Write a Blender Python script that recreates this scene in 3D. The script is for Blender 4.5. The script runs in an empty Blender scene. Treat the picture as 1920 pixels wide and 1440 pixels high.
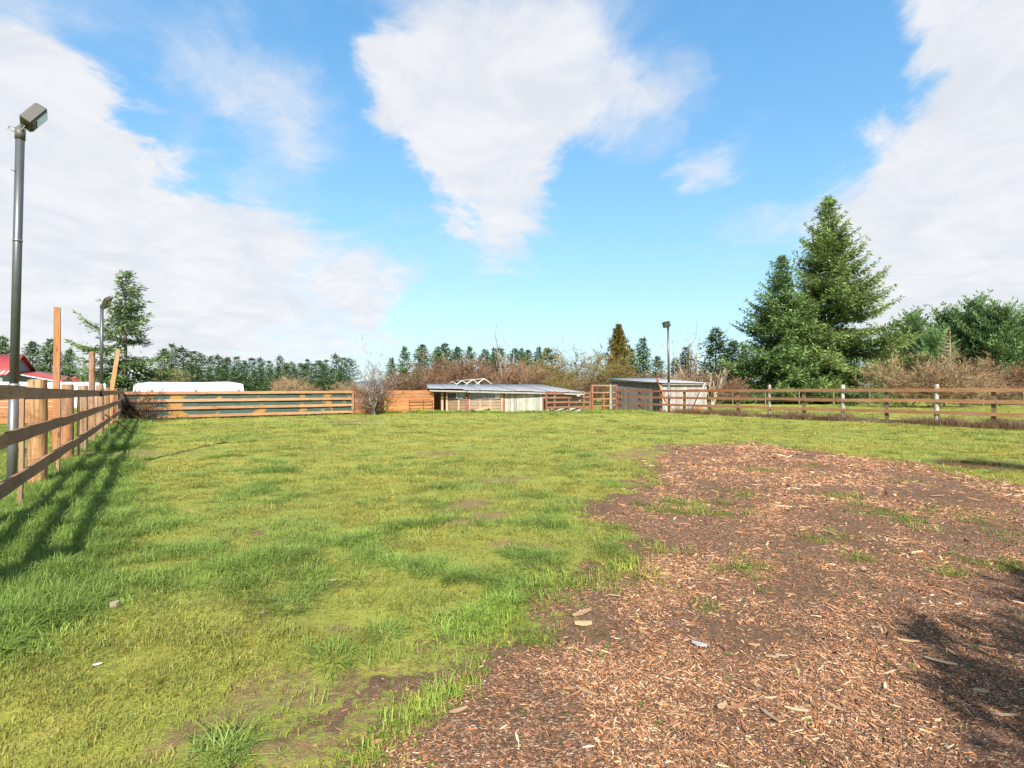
import bpy, math, random
import numpy as np
from mathutils import Vector, Matrix, Quaternion

# ------------------------------------------------------------------ camera, sky, sun, exposure
S = bpy.context.scene
FPX, EYE, HOR = 950.0, 1.5, 728.0            # focal length in photo pixels, eye height, horizon row
cam_d = bpy.data.cameras.new('camera')
cam = bpy.data.objects.new('camera', cam_d)
S.collection.objects.link(cam)
cam.location = (0, 0, EYE)
cam.rotation_euler = (math.radians(90) + math.atan(8 / FPX), 0, 0)
cam_d.sensor_width = 36
cam_d.lens = 36 * FPX / 1920
cam_d.clip_start = .05
cam_d.clip_end = 20000
S.camera = cam

SUN_EL, SUN_AZ = math.radians(40), math.radians(172)     # azimuth clockwise from +Y: almost straight behind, a little to the right
S.view_settings.view_transform = 'Standard'
S.view_settings.look = 'None'
S.view_settings.gamma = 1
S.view_settings.use_curve_mapping = False
S.view_settings.exposure = 1.05
S.render.engine = 'CYCLES'
S.cycles.max_bounces = 4
S.cycles.diffuse_bounces = 2
S.cycles.glossy_bounces = 2
S.cycles.transmission_bounces = 2
S.cycles.transparent_max_bounces = 4

sd = bpy.data.lights.new('sun', 'SUN')
sun = bpy.data.objects.new('sun', sd)
S.collection.objects.link(sun)
sd.energy = 5.0
sd.angle = math.radians(.53)
sd.color = (1, .95, .86)
to_sun = Vector((math.sin(SUN_AZ) * math.cos(SUN_EL), math.cos(SUN_AZ) * math.cos(SUN_EL), math.sin(SUN_EL)))
sun.rotation_euler = to_sun.to_track_quat('Z', 'Y').to_euler()
sun.location = (0, -20, 30)

world = bpy.data.worlds.new('World')
S.world = world
world.use_nodes = True
wt = world.node_tree
wt.nodes.clear()

def pix_dir(px, py):
    v = Vector(((px - 960) / FPX, 1, (HOR - py) / FPX))
    return v.normalized()

def build_sky():
    N, L = wt.nodes, wt.links
    def nd(t, **k):
        n = N.new(t)
        for a, b in k.items(): setattr(n, a, b)
        return n
    def math_(op, a, b=None, c=None, clamp=False):
        n = nd('ShaderNodeMath', operation=op); n.use_clamp = clamp
        for i, v in enumerate((a, b, c)):
            if v is None: continue
            if isinstance(v, (int, float)): n.inputs[i].default_value = v
            else: L.new(v, n.inputs[i])
        return n.outputs[0]
    def ramp(val, a, b, lo=0., hi=1.):
        n = nd('ShaderNodeMapRange', interpolation_type='SMOOTHSTEP')
        L.new(val, n.inputs[0])
        for i, v in zip((1, 2, 3, 4), (a, b, lo, hi)): n.inputs[i].default_value = v
        return n.outputs[0]
    out = nd('ShaderNodeOutputWorld'); bg = nd('ShaderNodeBackground')
    sky = nd('ShaderNodeTexSky', sky_type='NISHITA')
    sky.sun_disc = False
    sky.sun_elevation = SUN_EL
    sky.sun_rotation = SUN_AZ
    sky.altitude = 60; sky.air_density = 1.0; sky.dust_density = .8; sky.ozone_density = 1.6
    tc = nd('ShaderNodeTexCoord')
    D = tc.outputs['Generated']
    sep = nd('ShaderNodeSeparateXYZ'); L.new(D, sep.inputs[0])
    # cloud layer seen in perspective: direction projected on a plane overhead
    h = math_('ADD', math_('MAXIMUM', sep.outputs[2], 0.0), .22)
    cx = math_('DIVIDE', sep.outputs[0], h); cy = math_('DIVIDE', sep.outputs[1], h)
    cmb = nd('ShaderNodeCombineXYZ'); L.new(cx, cmb.inputs[0]); L.new(cy, cmb.inputs[1])
    def noise(scale, detail, rough, off, dist=0.):
        m = nd('ShaderNodeVectorMath', operation='ADD'); L.new(cmb.outputs[0], m.inputs[0]); m.inputs[1].default_value = off
        n = nd('ShaderNodeTexNoise'); n.inputs['Scale'].default_value = scale; n.inputs['Detail'].default_value = detail
        n.inputs['Roughness'].default_value = rough; n.inputs['Distortion'].default_value = dist
        L.new(m.outputs[0], n.inputs['Vector'])
        return n
    # the whole sky carries broken cloud; banks sit where the photograph shows them
    n1 = noise(1.1, 9, .58, (3.1, 7.7, 0), .35)
    n2 = noise(4.2, 10, .68, (9.3, 1.4, 2), .5)
    nw = noise(1.9, 9, .60, (1.3, 5.2, 4), .4)
    # warp directions a little so that the banks have torn edges
    wv = nd('ShaderNodeVectorMath', operation='SUBTRACT'); L.new(nw.outputs['Color'], wv.inputs[0]); wv.inputs[1].default_value = (.5, .5, .5)
    ws = nd('ShaderNodeVectorMath', operation='SCALE'); L.new(wv.outputs[0], ws.inputs[0]); ws.inputs['Scale'].default_value = .34
    wd = nd('ShaderNodeVectorMath', operation='ADD'); L.new(D, wd.inputs[0]); L.new(ws.outputs[0], wd.inputs[1])
    wn = nd('ShaderNodeVectorMath', operation='NORMALIZE'); L.new(wd.outputs[0], wn.inputs[0])
    banks = [  # px, py, radius in degrees, weight
        (-260, 460, 17, .9), (40, 330, 7, .7), (40, 460, 10, .8), (330, 490, 8, .7), (200, 560, 10, .6), (560, 560, 8, .7), (720, 540, 4, .5), (-60, 230, 6, .6), (180, 330, 5, .5), (470, 430, 5, .4),
        (400, 180, 5, .30), (500, 230, 4, .26), (330, 110, 4, .15), (560, 290, 3, .16),
        (700, 150, 4, .5), (760, 160, 5, .5), (880, 180, 7, .75), (950, 340, 6, .6), (900, 390, 4, .4), (820, 260, 5, .45), (1020, 270, 5, .45), (650, 170, 4, .35), (1060, 140, 6, .55), (1180, 220, 4, .4), (1060, 250, 4, .4), (830, 330, 3, .4), (1250, 130, 3, .3),
        (960, -120, 10, .5), (660, 160, 2.5, .4),
        (1350, 270, 2.5, .36), (1400, 240, 2.5, .34), (1310, 300, 2, .25),
        (1900, 230, 7, .7), (1800, 400, 7, .5), (1900, 560, 9, .7), (1740, 520, 6, .45), (1620, 330, 4, .34), (1420, 440, 4, .2), (2250, 300, 16, .8), (1500, 380, 4, .24), (1850, 130, 4, .4), (1835, 310, 2.6, -.42), (1720, 250, 4, -.25), (1690, 400, 3, -.2),
        (650, 300, 5, -.35), (1540, 180, 8, -.3), (1180, 420, 7, -.35), (1620, 220, 6, -.25), (280, 250, 4, -.35), (420, 320, 3.5, -.3), (560, 380, 3, -.3), (170, 150, 3, -.25), (600, 120, 4, -.3), (1100, 560, 9, -.2), (1450, 560, 7, -.15)]
    acc = None
    for px, py, r, w in banks:
        d = nd('ShaderNodeVectorMath', operation='DOT_PRODUCT'); L.new(wn.outputs[0], d.inputs[0]); d.inputs[1].default_value = pix_dir(px, py)
        v = ramp(d.outputs['Value'], math.cos(math.radians(r * 1.5)), 1.0 - (1 - math.cos(math.radians(r * .35))), 0, w)
        acc = v if acc is None else math_('ADD', acc, v)
    # away from the banks in view the same broken cover goes on
    front = ramp(sep.outputs[1], -.2, .35)
    rest = math_('MULTIPLY', math_('SUBTRACT', 1.0, front), .42)
    acc = math_('ADD', acc, rest)
    cov = math_('ADD', acc, math_('MULTIPLY', math_('SUBTRACT', n1.outputs[0], .5), .75))
    cov = math_('ADD', cov, math_('MULTIPLY', math_('SUBTRACT', n2.outputs[0], .5), .75))
    mask = ramp(cov, -.14, .98)
    mask = math_('MULTIPLY', mask, .93)
    shade = ramp(n2.outputs[0], .3, .72)
    cc = nd('ShaderNodeMix', data_type='RGBA'); L.new(shade, cc.inputs[0])
    cc.inputs[6].default_value = (2.75, 2.80, 2.98, 1); cc.inputs[7].default_value = (3.3, 3.28, 3.3, 1)
    # the camera's response flattens the bright band at the horizon
    k1 = nd('ShaderNodeVectorMath', operation='SCALE'); L.new(sky.outputs[0], k1.inputs[0]); k1.inputs['Scale'].default_value = .27
    k2 = nd('ShaderNodeVectorMath', operation='ADD'); L.new(k1.outputs[0], k2.inputs[0]); k2.inputs[1].default_value = (1, 1, 1)
    k3 = nd('ShaderNodeVectorMath', operation='DIVIDE'); L.new(sky.outputs[0], k3.inputs[0]); L.new(k2.outputs[0], k3.inputs[1])
    k4 = nd('ShaderNodeVectorMath', operation='MULTIPLY'); L.new(k3.outputs[0], k4.inputs[0]); k4.inputs[1].default_value = (1.34, 1.65, 1.86)
    hs = nd('ShaderNodeHueSaturation'); hs.inputs['Saturation'].default_value = 1.2; L.new(k4.outputs[0], hs.inputs['Color'])
    class tint: outputs = [None, None, hs.outputs[0]]
    mx = nd('ShaderNodeMix', data_type='RGBA'); L.new(mask, mx.inputs[0]); L.new(tint.outputs[2], mx.inputs[6]); L.new(cc.outputs[2], mx.inputs[7])
    L.new(mx.outputs[2], bg.inputs[0]); bg.inputs[1].default_value = .14
    L.new(bg.outputs[0], out.inputs[0])
build_sky()

# ------------------------------------------------------------------ helpers
COL = S.collection
rng = np.random.default_rng(11)
random.seed(5)
R = math.radians

def tag(o, label=None, cat=None, group=None, kind=None):
    if label: o['label'] = label
    if cat: o['category'] = cat
    if group: o['group'] = group
    if kind: o['kind'] = kind
    return o

def thing(name, label, cat, loc=(0, 0, 0), group=None):
    o = bpy.data.objects.new(name, None)
    o.empty_display_size = .2
    o.location = loc
    COL.objects.link(o)
    return tag(o, label, cat, group)

def link(name, me, mat=None, parent=None, mw=None, color=None):
    """one mesh object; mw is its WORLD matrix, parents are plain translated empties or meshes at identity"""
    o = bpy.data.objects.new(name, me)
    COL.objects.link(o)
    if mat is not None and not me.materials: me.materials.append(mat)
    mw = mw or Matrix()
    if parent is not None:
        o.parent = parent
        pw = WORLD.get(parent.name, Matrix.Translation(parent.location))
        o.matrix_basis = pw.inverted() @ mw
    else:
        o.matrix_basis = mw
    WORLD[o.name] = mw.copy()
    if color: o.color = (*color, 1)
    return o
WORLD = {}

def np_mesh(name, V, Q, col=None, smooth=False, T=None):
    """V (n,3), Q (m,4) quads, optional T (k,3) triangles, col (n,3) point colours"""
    me = bpy.data.meshes.new(name)
    V = np.asarray(V, np.float32); Q = np.asarray(Q, np.int32).reshape(-1, 4)
    T = np.zeros((0, 3), np.int32) if T is None else np.asarray(T, np.int32).reshape(-1, 3)
    nq, nt = len(Q), len(T)
    me.vertices.add(len(V)); me.vertices.foreach_set('co', V.ravel())
    me.loops.add(nq * 4 + nt * 3)
    me.loops.foreach_set('vertex_index', np.concatenate([Q.ravel(), T.ravel()]))
    me.polygons.add(nq + nt)
    st = np.concatenate([np.arange(nq) * 4, nq * 4 + np.arange(nt) * 3]).astype(np.int32)
    me.polygons.foreach_set('loop_start', st)
    me.polygons.foreach_set('use_smooth', np.full(nq + nt, bool(smooth)))
    me.update(calc_edges=True)
    if col is not None:
        a = me.color_attributes.new('Col', 'FLOAT_COLOR', 'POINT')
        c = np.ones((len(V), 4), np.float32); c[:, :3] = col
        a.data.foreach_set('color', c.ravel())
    return me

class MB:
    """collects shapes, builds one mesh"""
    def __init__(s): s.V = []; s.Q = []; s.n = 0
    def add(s, V, Q):
        V = np.asarray(V, float); s.V.append(V); s.Q.append(np.asarray(Q).reshape(-1, 4) + s.n); s.n += len(V)
    def box(s, c, ax, ay, az):
        """centre, three half-axis vectors"""
        c, ax, ay, az = (np.asarray(v, float) for v in (c, ax, ay, az))
        V = [c + i * ax + j * ay + k * az for k in (-1, 1) for j in (-1, 1) for i in (-1, 1)]
        s.add(V, [[0, 2, 3, 1], [4, 5, 7, 6], [0, 1, 5, 4], [2, 6, 7, 3], [0, 4, 6, 2], [1, 3, 7, 5]])
    def bar(s, p0, p1, w, t, up=(0, 0, 1)):
        p0, p1 = Vector(p0), Vector(p1); d = (p1 - p0)
        x = d.normalized(); u = Vector(up); y = u.cross(x)
        if y.length < 1e-4: y = Vector((1, 0, 0)).cross(x)
        y.normalize(); z = x.cross(y)
        s.box((p0 + p1) / 2, d / 2, y * t / 2, z * w / 2)
    def tube(s, pts, rad, k=8, cap=True):
        pts = [Vector(p) for p in pts]; n = len(pts)
        if not hasattr(rad, '__len__'): rad = [rad] * n
        V = []; Q = []
        prev = None
        for i, p in enumerate(pts):
            d = (pts[min(i + 1, n - 1)] - pts[max(i - 1, 0)]).normalized()
            a = prev if prev is not None else (Vector((1, 0, 0)) if abs(d.x) < .8 else Vector((0, 1, 0)))
            a = (a - d * a.dot(d)).normalized(); b = d.cross(a); prev = a
            for j in range(k):
                t = 2 * math.pi * j / k
                V.append(p + (a * math.cos(t) + b * math.sin(t)) * rad[i])
        for i in range(n - 1):
            for j in range(k):
                jj = (j + 1) % k
                Q.append([i * k + j, i * k + jj, (i + 1) * k + jj, (i + 1) * k + j])
        if cap:
            m = len(V); V.append(pts[0]); V.append(pts[-1])
            for j in range(0, k, 2):
                a, b, c = j, (j + 1) % k, (j + 2) % k
                Q.append([m, c, b, a])
                o = (n - 1) * k
                Q.append([m + 1, o + a, o + b, o + c])
        s.add(V, Q)
    def mesh(s, name, smooth=False):
        return np_mesh(name, np.concatenate(s.V), np.concatenate(s.Q), smooth=smooth)
    def build(s, name, mat, parent=None, color=None, smooth=False):
        return link(name, s.mesh(name, smooth), mat, parent, None, color)

# ---- value noise in numpy
_perm = np.random.default_rng(3).random((256, 256))
def vnoise(x, y):
    xi = np.floor(x).astype(int); yi = np.floor(y).astype(int)
    fx, fy = x - xi, y - yi
    fx = fx * fx * (3 - 2 * fx); fy = fy * fy * (3 - 2 * fy)
    g = lambda i, j: _perm[i & 255, j & 255]
    return (g(xi, yi) * (1 - fx) + g(xi + 1, yi) * fx) * (1 - fy) + (g(xi, yi + 1) * (1 - fx) + g(xi + 1, yi + 1) * fx) * fy
def fbm(x, y, s, o=4, rough=.5, off=0.):
    a, t, m = 1., 0., 0.
    for i in range(o):
        t = t + a * vnoise(x * s + off + 17.3 * i, y * s + off * 1.7 + 9.1 * i); m += a; a *= rough; s *= 2.03
    return t / m - .5
def sstep(a, b, x):
    t = np.clip((x - a) / (b - a), 0, 1); return t * t * (3 - 2 * t)

def G(px, py, z=0.):
    """photo pixel -> point on the ground"""
    d = FPX * (EYE - z) / (py - HOR)
    return Vector(((px - 960) / FPX * d, d, z))
def W(px, py, d):
    return Vector(((px - 960) / FPX * d, d, EYE - (py - HOR) * d / FPX))

# ---- materials
def mat_new(name):
    m = bpy.data.materials.new(name); m.use_nodes = True
    nt = m.node_tree; b = nt.nodes['Principled BSDF']
    return m, nt, b
def N_(nt, t, **k):
    n = nt.nodes.new(t)
    for a, v in k.items(): setattr(n, a, v)
    return n
def noise_n(nt, vec, scale, detail=5, rough=.6, dist=0.):
    n = N_(nt, 'ShaderNodeTexNoise'); n.inputs['Scale'].default_value = scale; n.inputs['Detail'].default_value = detail
    n.inputs['Roughness'].default_value = rough; n.inputs['Distortion'].default_value = dist
    if vec is not None: nt.links.new(vec, n.inputs['Vector'])
    return n
def rng_n(nt, v, a, b, lo=0., hi=1.):
    n = N_(nt, 'ShaderNodeMapRange', interpolation_type='SMOOTHSTEP'); nt.links.new(v, n.inputs[0])
    for i, x in zip((1, 2, 3, 4), (a, b, lo, hi)): n.inputs[i].default_value = x
    return n.outputs[0]
def mix_n(nt, fac, a, b, blend='MIX'):
    n = N_(nt, 'ShaderNodeMix', data_type='RGBA', blend_type=blend)
    for i, v in ((0, fac), (6, a), (7, b)):
        if isinstance(v, (int, float)): n.inputs[i].default_value = v
        elif isinstance(v, tuple): n.inputs[i].default_value = (*v, 1)
        else: nt.links.new(v, n.inputs[i])
    return n.outputs[2]
def bump_n(nt, b, h, strength=.4, dist=.01):
    n = N_(nt, 'ShaderNodeBump'); n.inputs['Strength'].default_value = strength; n.inputs['Distance'].default_value = dist
    nt.links.new(h, n.inputs['Height']); nt.links.new(n.outputs[0], b.inputs['Normal'])

def mat_wood(name, grain=1.0, grey=.25, dark=.5, axis=0):
    """base colour is the object's own colour; grain runs along the local long axis"""
    m, nt, b = mat_new(name)
    oi = N_(nt, 'ShaderNodeObjectInfo'); tc = N_(nt, 'ShaderNodeTexCoord')
    off = N_(nt, 'ShaderNodeVectorMath', operation='SCALE'); off.inputs[0].default_value = (31, 17, 53)
    nt.links.new(oi.outputs['Random'], off.inputs['Scale'])
    ad = N_(nt, 'ShaderNodeVectorMath', operation='ADD'); nt.links.new(tc.outputs['Object'], ad.inputs[0]); nt.links.new(off.outputs[0], ad.inputs[1])
    mp = N_(nt, 'ShaderNodeMapping'); sc = [14 * grain] * 3; sc[axis] = .9 * grain; mp.inputs['Scale'].default_value = sc
    nt.links.new(ad.outputs[0], mp.inputs[0])
    g = noise_n(nt, mp.outputs[0], 2.2, 7, .65, .6)
    s = noise_n(nt, ad.outputs[0], 1.7, 4, .6)
    s2 = noise_n(nt, ad.outputs[0], 9, 4, .6)
    col = mix_n(nt, rng_n(nt, g.outputs[0], .3, .75), oi.outputs['Color'], (0, 0, 0))
    hs = mix_n(nt, rng_n(nt, g.outputs[0], .35, .7, 0, dark), oi.outputs['Color'], (.035, .02, .012))
    wr = mix_n(nt, rng_n(nt, s.outputs[0], .45, .75, 0, grey), hs, (.30, .27, .23))
    st = mix_n(nt, rng_n(nt, s2.outputs[0], .6, .8, 0, .45), wr, (.05, .03, .02))
    # knots
    vo = N_(nt, 'ShaderNodeTexVoronoi'); mk = N_(nt, 'ShaderNodeMapping'); ks = [7.] * 3; ks[axis] = 2.2; mk.inputs['Scale'].default_value = ks
    nt.links.new(ad.outputs[0], mk.inputs[0]); nt.links.new(mk.outputs[0], vo.inputs['Vector']); vo.inputs['Scale'].default_value = 1.
    if axis == 2 and grain < 1:
        mo = noise_n(nt, ad.outputs[0], 5, 3, .6, .8)
        st = mix_n(nt, rng_n(nt, mo.outputs[0], .52, .60, 0, .6), st, (.17, .075, .03))
    kn = mix_n(nt, rng_n(nt, vo.outputs['Distance'], .05, .16, .75, 0.), st, (.06, .025, .012))
    nt.links.new(kn, b.inputs['Base Color'])
    b.inputs['Roughness'].default_value = .82
    bump_n(nt, b, g.outputs[0], .5, .006)
    return m
WOOD = mat_wood('sawn_wood')
WOODV = mat_wood('weathered_planks', 1.0, .35, .7, 2)
LOG = mat_wood('debarked_log', .7, .2, .75, 2)

def mat_attr(name, rough=.8, transl=0., var=.35, scale=3., inst=False):
    """colour comes from the mesh (or per-instance) colour attribute"""
    m, nt, b = mat_new(name)
    at = N_(nt, 'ShaderNodeAttribute'); at.attribute_name = 'Col'
    oi = N_(nt, 'ShaderNodeObjectInfo')
    base = at.outputs['Color']
    if inst:
        a2 = N_(nt, 'ShaderNodeAttribute'); a2.attribute_name = 'tint'; a2.attribute_type = 'INSTANCER'
        base = mix_n(nt, 1.0, at.outputs['Color'], a2.outputs['Color'], 'MULTIPLY')
    else:
        hv = N_(nt, 'ShaderNodeHueSaturation')
        mr = N_(nt, 'ShaderNodeMapRange'); nt.links.new(oi.outputs['Random'], mr.inputs[0])
        mr.inputs[3].default_value = 1 - var; mr.inputs[4].default_value = 1 + var
        nt.links.new(mr.outputs[0], hv.inputs['Value']); nt.links.new(base, hv.inputs['Color'])
        base = hv.outputs[0]
    nt.links.new(base, b.inputs['Base Color']); b.inputs['Roughness'].default_value = rough
    b.inputs['Specular IOR Level'].default_value = .25
    if transl:
        out = nt.nodes['Material Output']; tr = N_(nt, 'ShaderNodeBsdfTranslucent'); ms = N_(nt, 'ShaderNodeMixShader')
        nt.links.new(base, tr.inputs[0]); ms.inputs[0].default_value = transl
        nt.links.new(b.outputs[0], ms.inputs[1]); nt.links.new(tr.outputs[0], ms.inputs[2]); nt.links.new(ms.outputs[0], out.inputs[0])
    return m
LEAF = mat_attr('needles', .6, .25, .12)
BLADE = mat_attr('grass_blades', .55, .35, inst=True)
CHIP = mat_attr('chip_wood', .85, 0, inst=True)
TWIG = mat_attr('twigs', .9, 0, .12)

def mat_flat(name, rough=.6, metal=0., var=.25, scale=6., bump=0., spec=.5):
    """object colour with blotchy wear"""
    m, nt, b = mat_new(name)
    oi = N_(nt, 'ShaderNodeObjectInfo'); tc = N_(nt, 'ShaderNodeTexCoord')
    n = noise_n(nt, tc.outputs['Object'], scale, 6, .65)
    c = mix_n(nt, rng_n(nt, n.outputs[0], .35, .75, 0, var), oi.outputs['Color'], (.07, .06, .05))
    nt.links.new(c, b.inputs['Base Color'])
    b.inputs['Roughness'].default_value = rough; b.inputs['Metallic'].default_value = metal; b.inputs['Specular IOR Level'].default_value = spec
    if bump: bump_n(nt, b, n.outputs[0], bump, .01)
    return m
PAINT = mat_flat('worn_paint', .55)
STEEL = mat_flat('dull_steel', .45, .6, .3, 9)
TARP = mat_flat('tarp', .45, 0, .08, 2)
ROOFM = mat_flat('sheet_metal', .4, .25, .3, 3)
def mat_glass():
    m, nt, b = mat_new('lens_glass')
    oi = N_(nt, 'ShaderNodeObjectInfo'); nt.links.new(oi.outputs['Color'], b.inputs['Base Color'])
    b.inputs['Roughness'].default_value = .12; b.inputs['Specular IOR Level'].default_value = .8
    return m
GLASS = mat_glass()
def mat_bark():
    m, nt, b = mat_new('bark')
    tc = N_(nt, 'ShaderNodeTexCoord'); oi = N_(nt, 'ShaderNodeObjectInfo')
    mp = N_(nt, 'ShaderNodeMapping'); mp.inputs['Scale'].default_value = (6, 6, 1.2); nt.links.new(tc.outputs['Object'], mp.inputs[0])
    n = noise_n(nt, mp.outputs[0], 3, 7, .7)
    nt.links.new(mix_n(nt, rng_n(nt, n.outputs[0], .3, .7, 0, .7), oi.outputs['Color'], (.03, .025, .02)), b.inputs['Base Color'])
    b.inputs['Roughness'].default_value = .9; bump_n(nt, b, n.outputs[0], .7, .03)
    return m
BARK = mat_bark()

# wood colours
ORANGE, TAN, BROWN, DKBROWN, GREYW, RED = (.36, .13, .035), (.40, .20, .075), (.15, .07, .032), (.10, .05, .026), (.30, .27, .24), (.26, .085, .03)

def jit(c, v=.15):
    k = 1 + random.uniform(-v, v)
    return tuple(max(0, x * k * (1 + random.uniform(-v, v) * .25)) for x in c)

_bcache = {}
def board_mesh(L, w, t, warp):
    key = (round(L, 1), round(w, 2), round(t, 3), warp)
    if key in _bcache: return _bcache[key], key[0]
    Lr = key[0]
    n = 5; V = []; Q = []
    r = random.Random(hash(key))
    for i in range(n + 1):
        x = -Lr / 2 + Lr * i / n
        dz = r.uniform(-1, 1) * .0035 if 0 < i < n else 0
        dy = r.uniform(-1, 1) * .005 if 0 < i < n else 0
        b = .1 * min(w, t)
        e = .004 * (i in (0, n))
        for (sy, sz) in ((-1, -1), (1, -1), (1, 1), (-1, 1)):
            V.append((x, sy * (t / 2 - e) + dy, sz * (w / 2 - e) + dz))
    for i in range(n):
        for j in range(4):
            a = i * 4 + j; c = i * 4 + (j + 1) % 4
            Q.append([a, a + 4, c + 4, c])
    Q.append([0, 1, 2, 3]); Q.append([n * 4 + 3, n * 4 + 2, n * 4 + 1, n * 4])
    me = np_mesh('board', V, Q)
    _bcache[key] = me
    return me, Lr

def board(name, p0, p1, w, t, parent, color, mat=None, up=(0, 0, 1), warp=None):
    """sawn board from p0 to p1; w across the 'up' direction, t thick"""
    p0, p1 = Vector(p0), Vector(p1); d = p1 - p0; Lt = d.length
    me, Lr = board_mesh(Lt, w, t, warp if warp is not None else random.randrange(3))
    x = d.normalized(); u = Vector(up); y = u.cross(x)
    if y.length < 1e-3: y = Vector((0, 1, 0)).cross(x)
    y.normalize(); z = x.cross(y)
    M = Matrix((x * (Lt / Lr), y, z)).transposed().to_4x4(); M.translation = (p0 + p1) / 2
    return link(name, me, mat or WOOD, parent, M, jit(color, .12))

_pcache = {}
def round_post(name, base, top, r, parent, color, mat=None):
    base, top = Vector(base), Vector(top); L = (top - base).length
    key = (round(L, 1), round(r, 2), random.randrange(2))
    if key not in _pcache:
        rr = random.Random(hash(key)); k = 16; lob = [rr.uniform(0, 6) for _ in range(3)]; Lr = max(key[0], .1)
        zs = [0, Lr * .33, Lr * .66, Lr - .015, Lr]; V = []; Q = []
        for i, z in enumerate(zs):
            ox, oy = rr.uniform(-.008, .008), rr.uniform(-.008, .008)
            for j in range(k):
                a = 2 * math.pi * j / k
                q = r * (1 - .06 * i / 4) * (1 + .03 * math.sin(2 * a + lob[0] + i) + .015 * math.sin(5 * a + lob[1])) * (.9 if i == 4 else 1)
                V.append((ox + q * math.cos(a), oy + q * math.sin(a), z))
        for i in range(4):
            for j in range(k):
                jj = (j + 1) % k; Q.append([i * k + j, i * k + jj, (i + 1) * k + jj, (i + 1) * k + j])
        c = len(V); V.append((0, 0, Lr))
        for j in range(0, k, 2): Q.append([c, 4 * k + j, 4 * k + j + 1, 4 * k + (j + 2) % k])
        me = np_mesh('post', V, Q, smooth=True); 
        _pcache[key] = (me, Lr)
    me, Lr = _pcache[key]
    q = (top - base).to_track_quat('Z', 'Y')
    M = Matrix.Translation(base) @ q.to_matrix().to_4x4() @ Matrix.Rotation(random.uniform(0, 6), 4, 'Z') @ Matrix.Diagonal((1, 1, L / Lr, 1))
    return link(name, me, mat or LOG, parent, M, jit(color, .1))

# ------------------------------------------------------------------ plan of the yard
U = Vector((-.574, .819, 0))        # along both side fences, away from the camera
V_ = Vector((.819, .574, 0))        # across the yard
LA = Vector((-5.71, 5.65, 0))       # a point on the left fence
def LF(t, z=0., off=0.): return LA + U * t + V_ * off + Vector((0, 0, z))
CORNER = LF(21.2)
def BF(s, z=0., off=0.): return CORNER + V_ * s - U * off + Vector((0, 0, z))   # off: towards the yard
RA = Vector((18.06, 19.0, 0))
def RF(t, z=0., off=0.): return RA + U * t - V_ * off + Vector((0, 0, z))

def plan(poly): return np.array([[*G(x, y).xy] for x, y in poly])
def seg_dist(X, Y, P, closed=False):
    n = len(P); best = np.full(X.shape, 1e9)
    for i in range(n if closed else n - 1):
        a, b = P[i], P[(i + 1) % n]; d = b - a; L2 = max(d @ d, 1e-9)
        t = np.clip(((X - a[0]) * d[0] + (Y - a[1]) * d[1]) / L2, 0, 1)
        best = np.minimum(best, np.hypot(X - a[0] - t * d[0], Y - a[1] - t * d[1]))
    return best
def inside(X, Y, P):
    c = np.zeros(X.shape, bool); n = len(P)
    for i in range(n):
        a, b = P[i], P[(i + 1) % n]
        k = ((a[1] > Y) != (b[1] > Y))
        c ^= k & (X < (b[0] - a[0]) * (Y - a[1]) / (b[1] - a[1] + 1e-12) + a[0])
    return c
CHIPS = plan([(560, 1700), (700, 1420), (790, 1340), (900, 1265), (1050, 1215), (1010, 1130), (1040, 1092), (1180, 1085), (1205, 1010),
              (1120, 965), (1205, 930), (1212, 880), (1245, 838), (1400, 829), (1560, 848), (1740, 868), (1800, 890), (1930, 912), (2300, 950), (2900, 1700)])
SOIL = plan([(330, 1700), (560, 1440), (660, 1350), (760, 1290), (900, 1205), (1060, 1150), (980, 1100), (1150, 1060), (1180, 1000), (1070, 950), (1190, 915),
             (1195, 868), (1240, 836), (1410, 829), (1590, 851), (1740, 873), (1800, 886), (1950, 912), (2300, 940), (2900, 1700)])
# bare or weedy spots: px, py, radius (m), along-row stretch
DIRT = [(215, 855, .9, 2.2), (660, 790, 1.9, 1.), (640, 1172, .14, 1), (530, 1290, .28, 1), (690, 1290, .3, 1.5), (880, 945, .35, 1.5), (1180, 855, .7, 1.5),
        (935, 1020, .16, 2), (1010, 1025, .12, 1.5), (900, 970, .25, 2), (925, 905, .3, 3), (560, 1130, .06, 1), (440, 1180, .05, 1), (1230, 845, 1., 2), (820, 850, .5, 2),
        (1880, 915, .5, 2), (400, 1370, .22, 1.4), (480, 1330, .14, 1.5), (560, 1300, .12, 2), (620, 1360, .2, 1.2), (520, 1400, .2, 1.2)]
DARK = [(1090, 1175, .3, 1.6), (1540, 1005, .5, 2), (1500, 1090, .3, 2), (1640, 1030, .45, 2), (1225, 1020, .32, 1.4), (1340, 1150, .4, 1.6), (1330, 955, .5, 2),
        (1370, 915, .7, 2), (1590, 990, .4, 2), (1760, 930, .7, 2), (1120, 955, .4, 2), (1430, 1190, .25, 2), (1800, 990, .5, 2), (1660, 1060, .3, 1.5), (960, 1190, .3, 2)]
WEEDS = [(1560, 928, .35), (1640, 962, .45), (1690, 972, .4), (1830, 968, .5), (1380, 925, .35), (1300, 943, .4), (1400, 1060, .16), (1850, 1052, .3), (1780, 1068, .2),
         (1900, 1005, .3), (1812, 897, .3), (1540, 1012, .2), (1600, 1040, .15), (1130, 1075, .25), (1190, 1045, .2), (1060, 1160, .1), (1000, 1200, .09), (1070, 1220, .06),
         (960, 1130, .2), (1240, 830, .3), (1420, 880, .4), (1330, 960, .4), (1430, 1085, .12), (1345, 1065, .1), (1320, 1140, .08), (1160, 1085, .2), (1250, 955, .4), (1530, 870, .3), (1700, 900, .35), (1620, 1215, .03), (1900, 1160, .05)]
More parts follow.
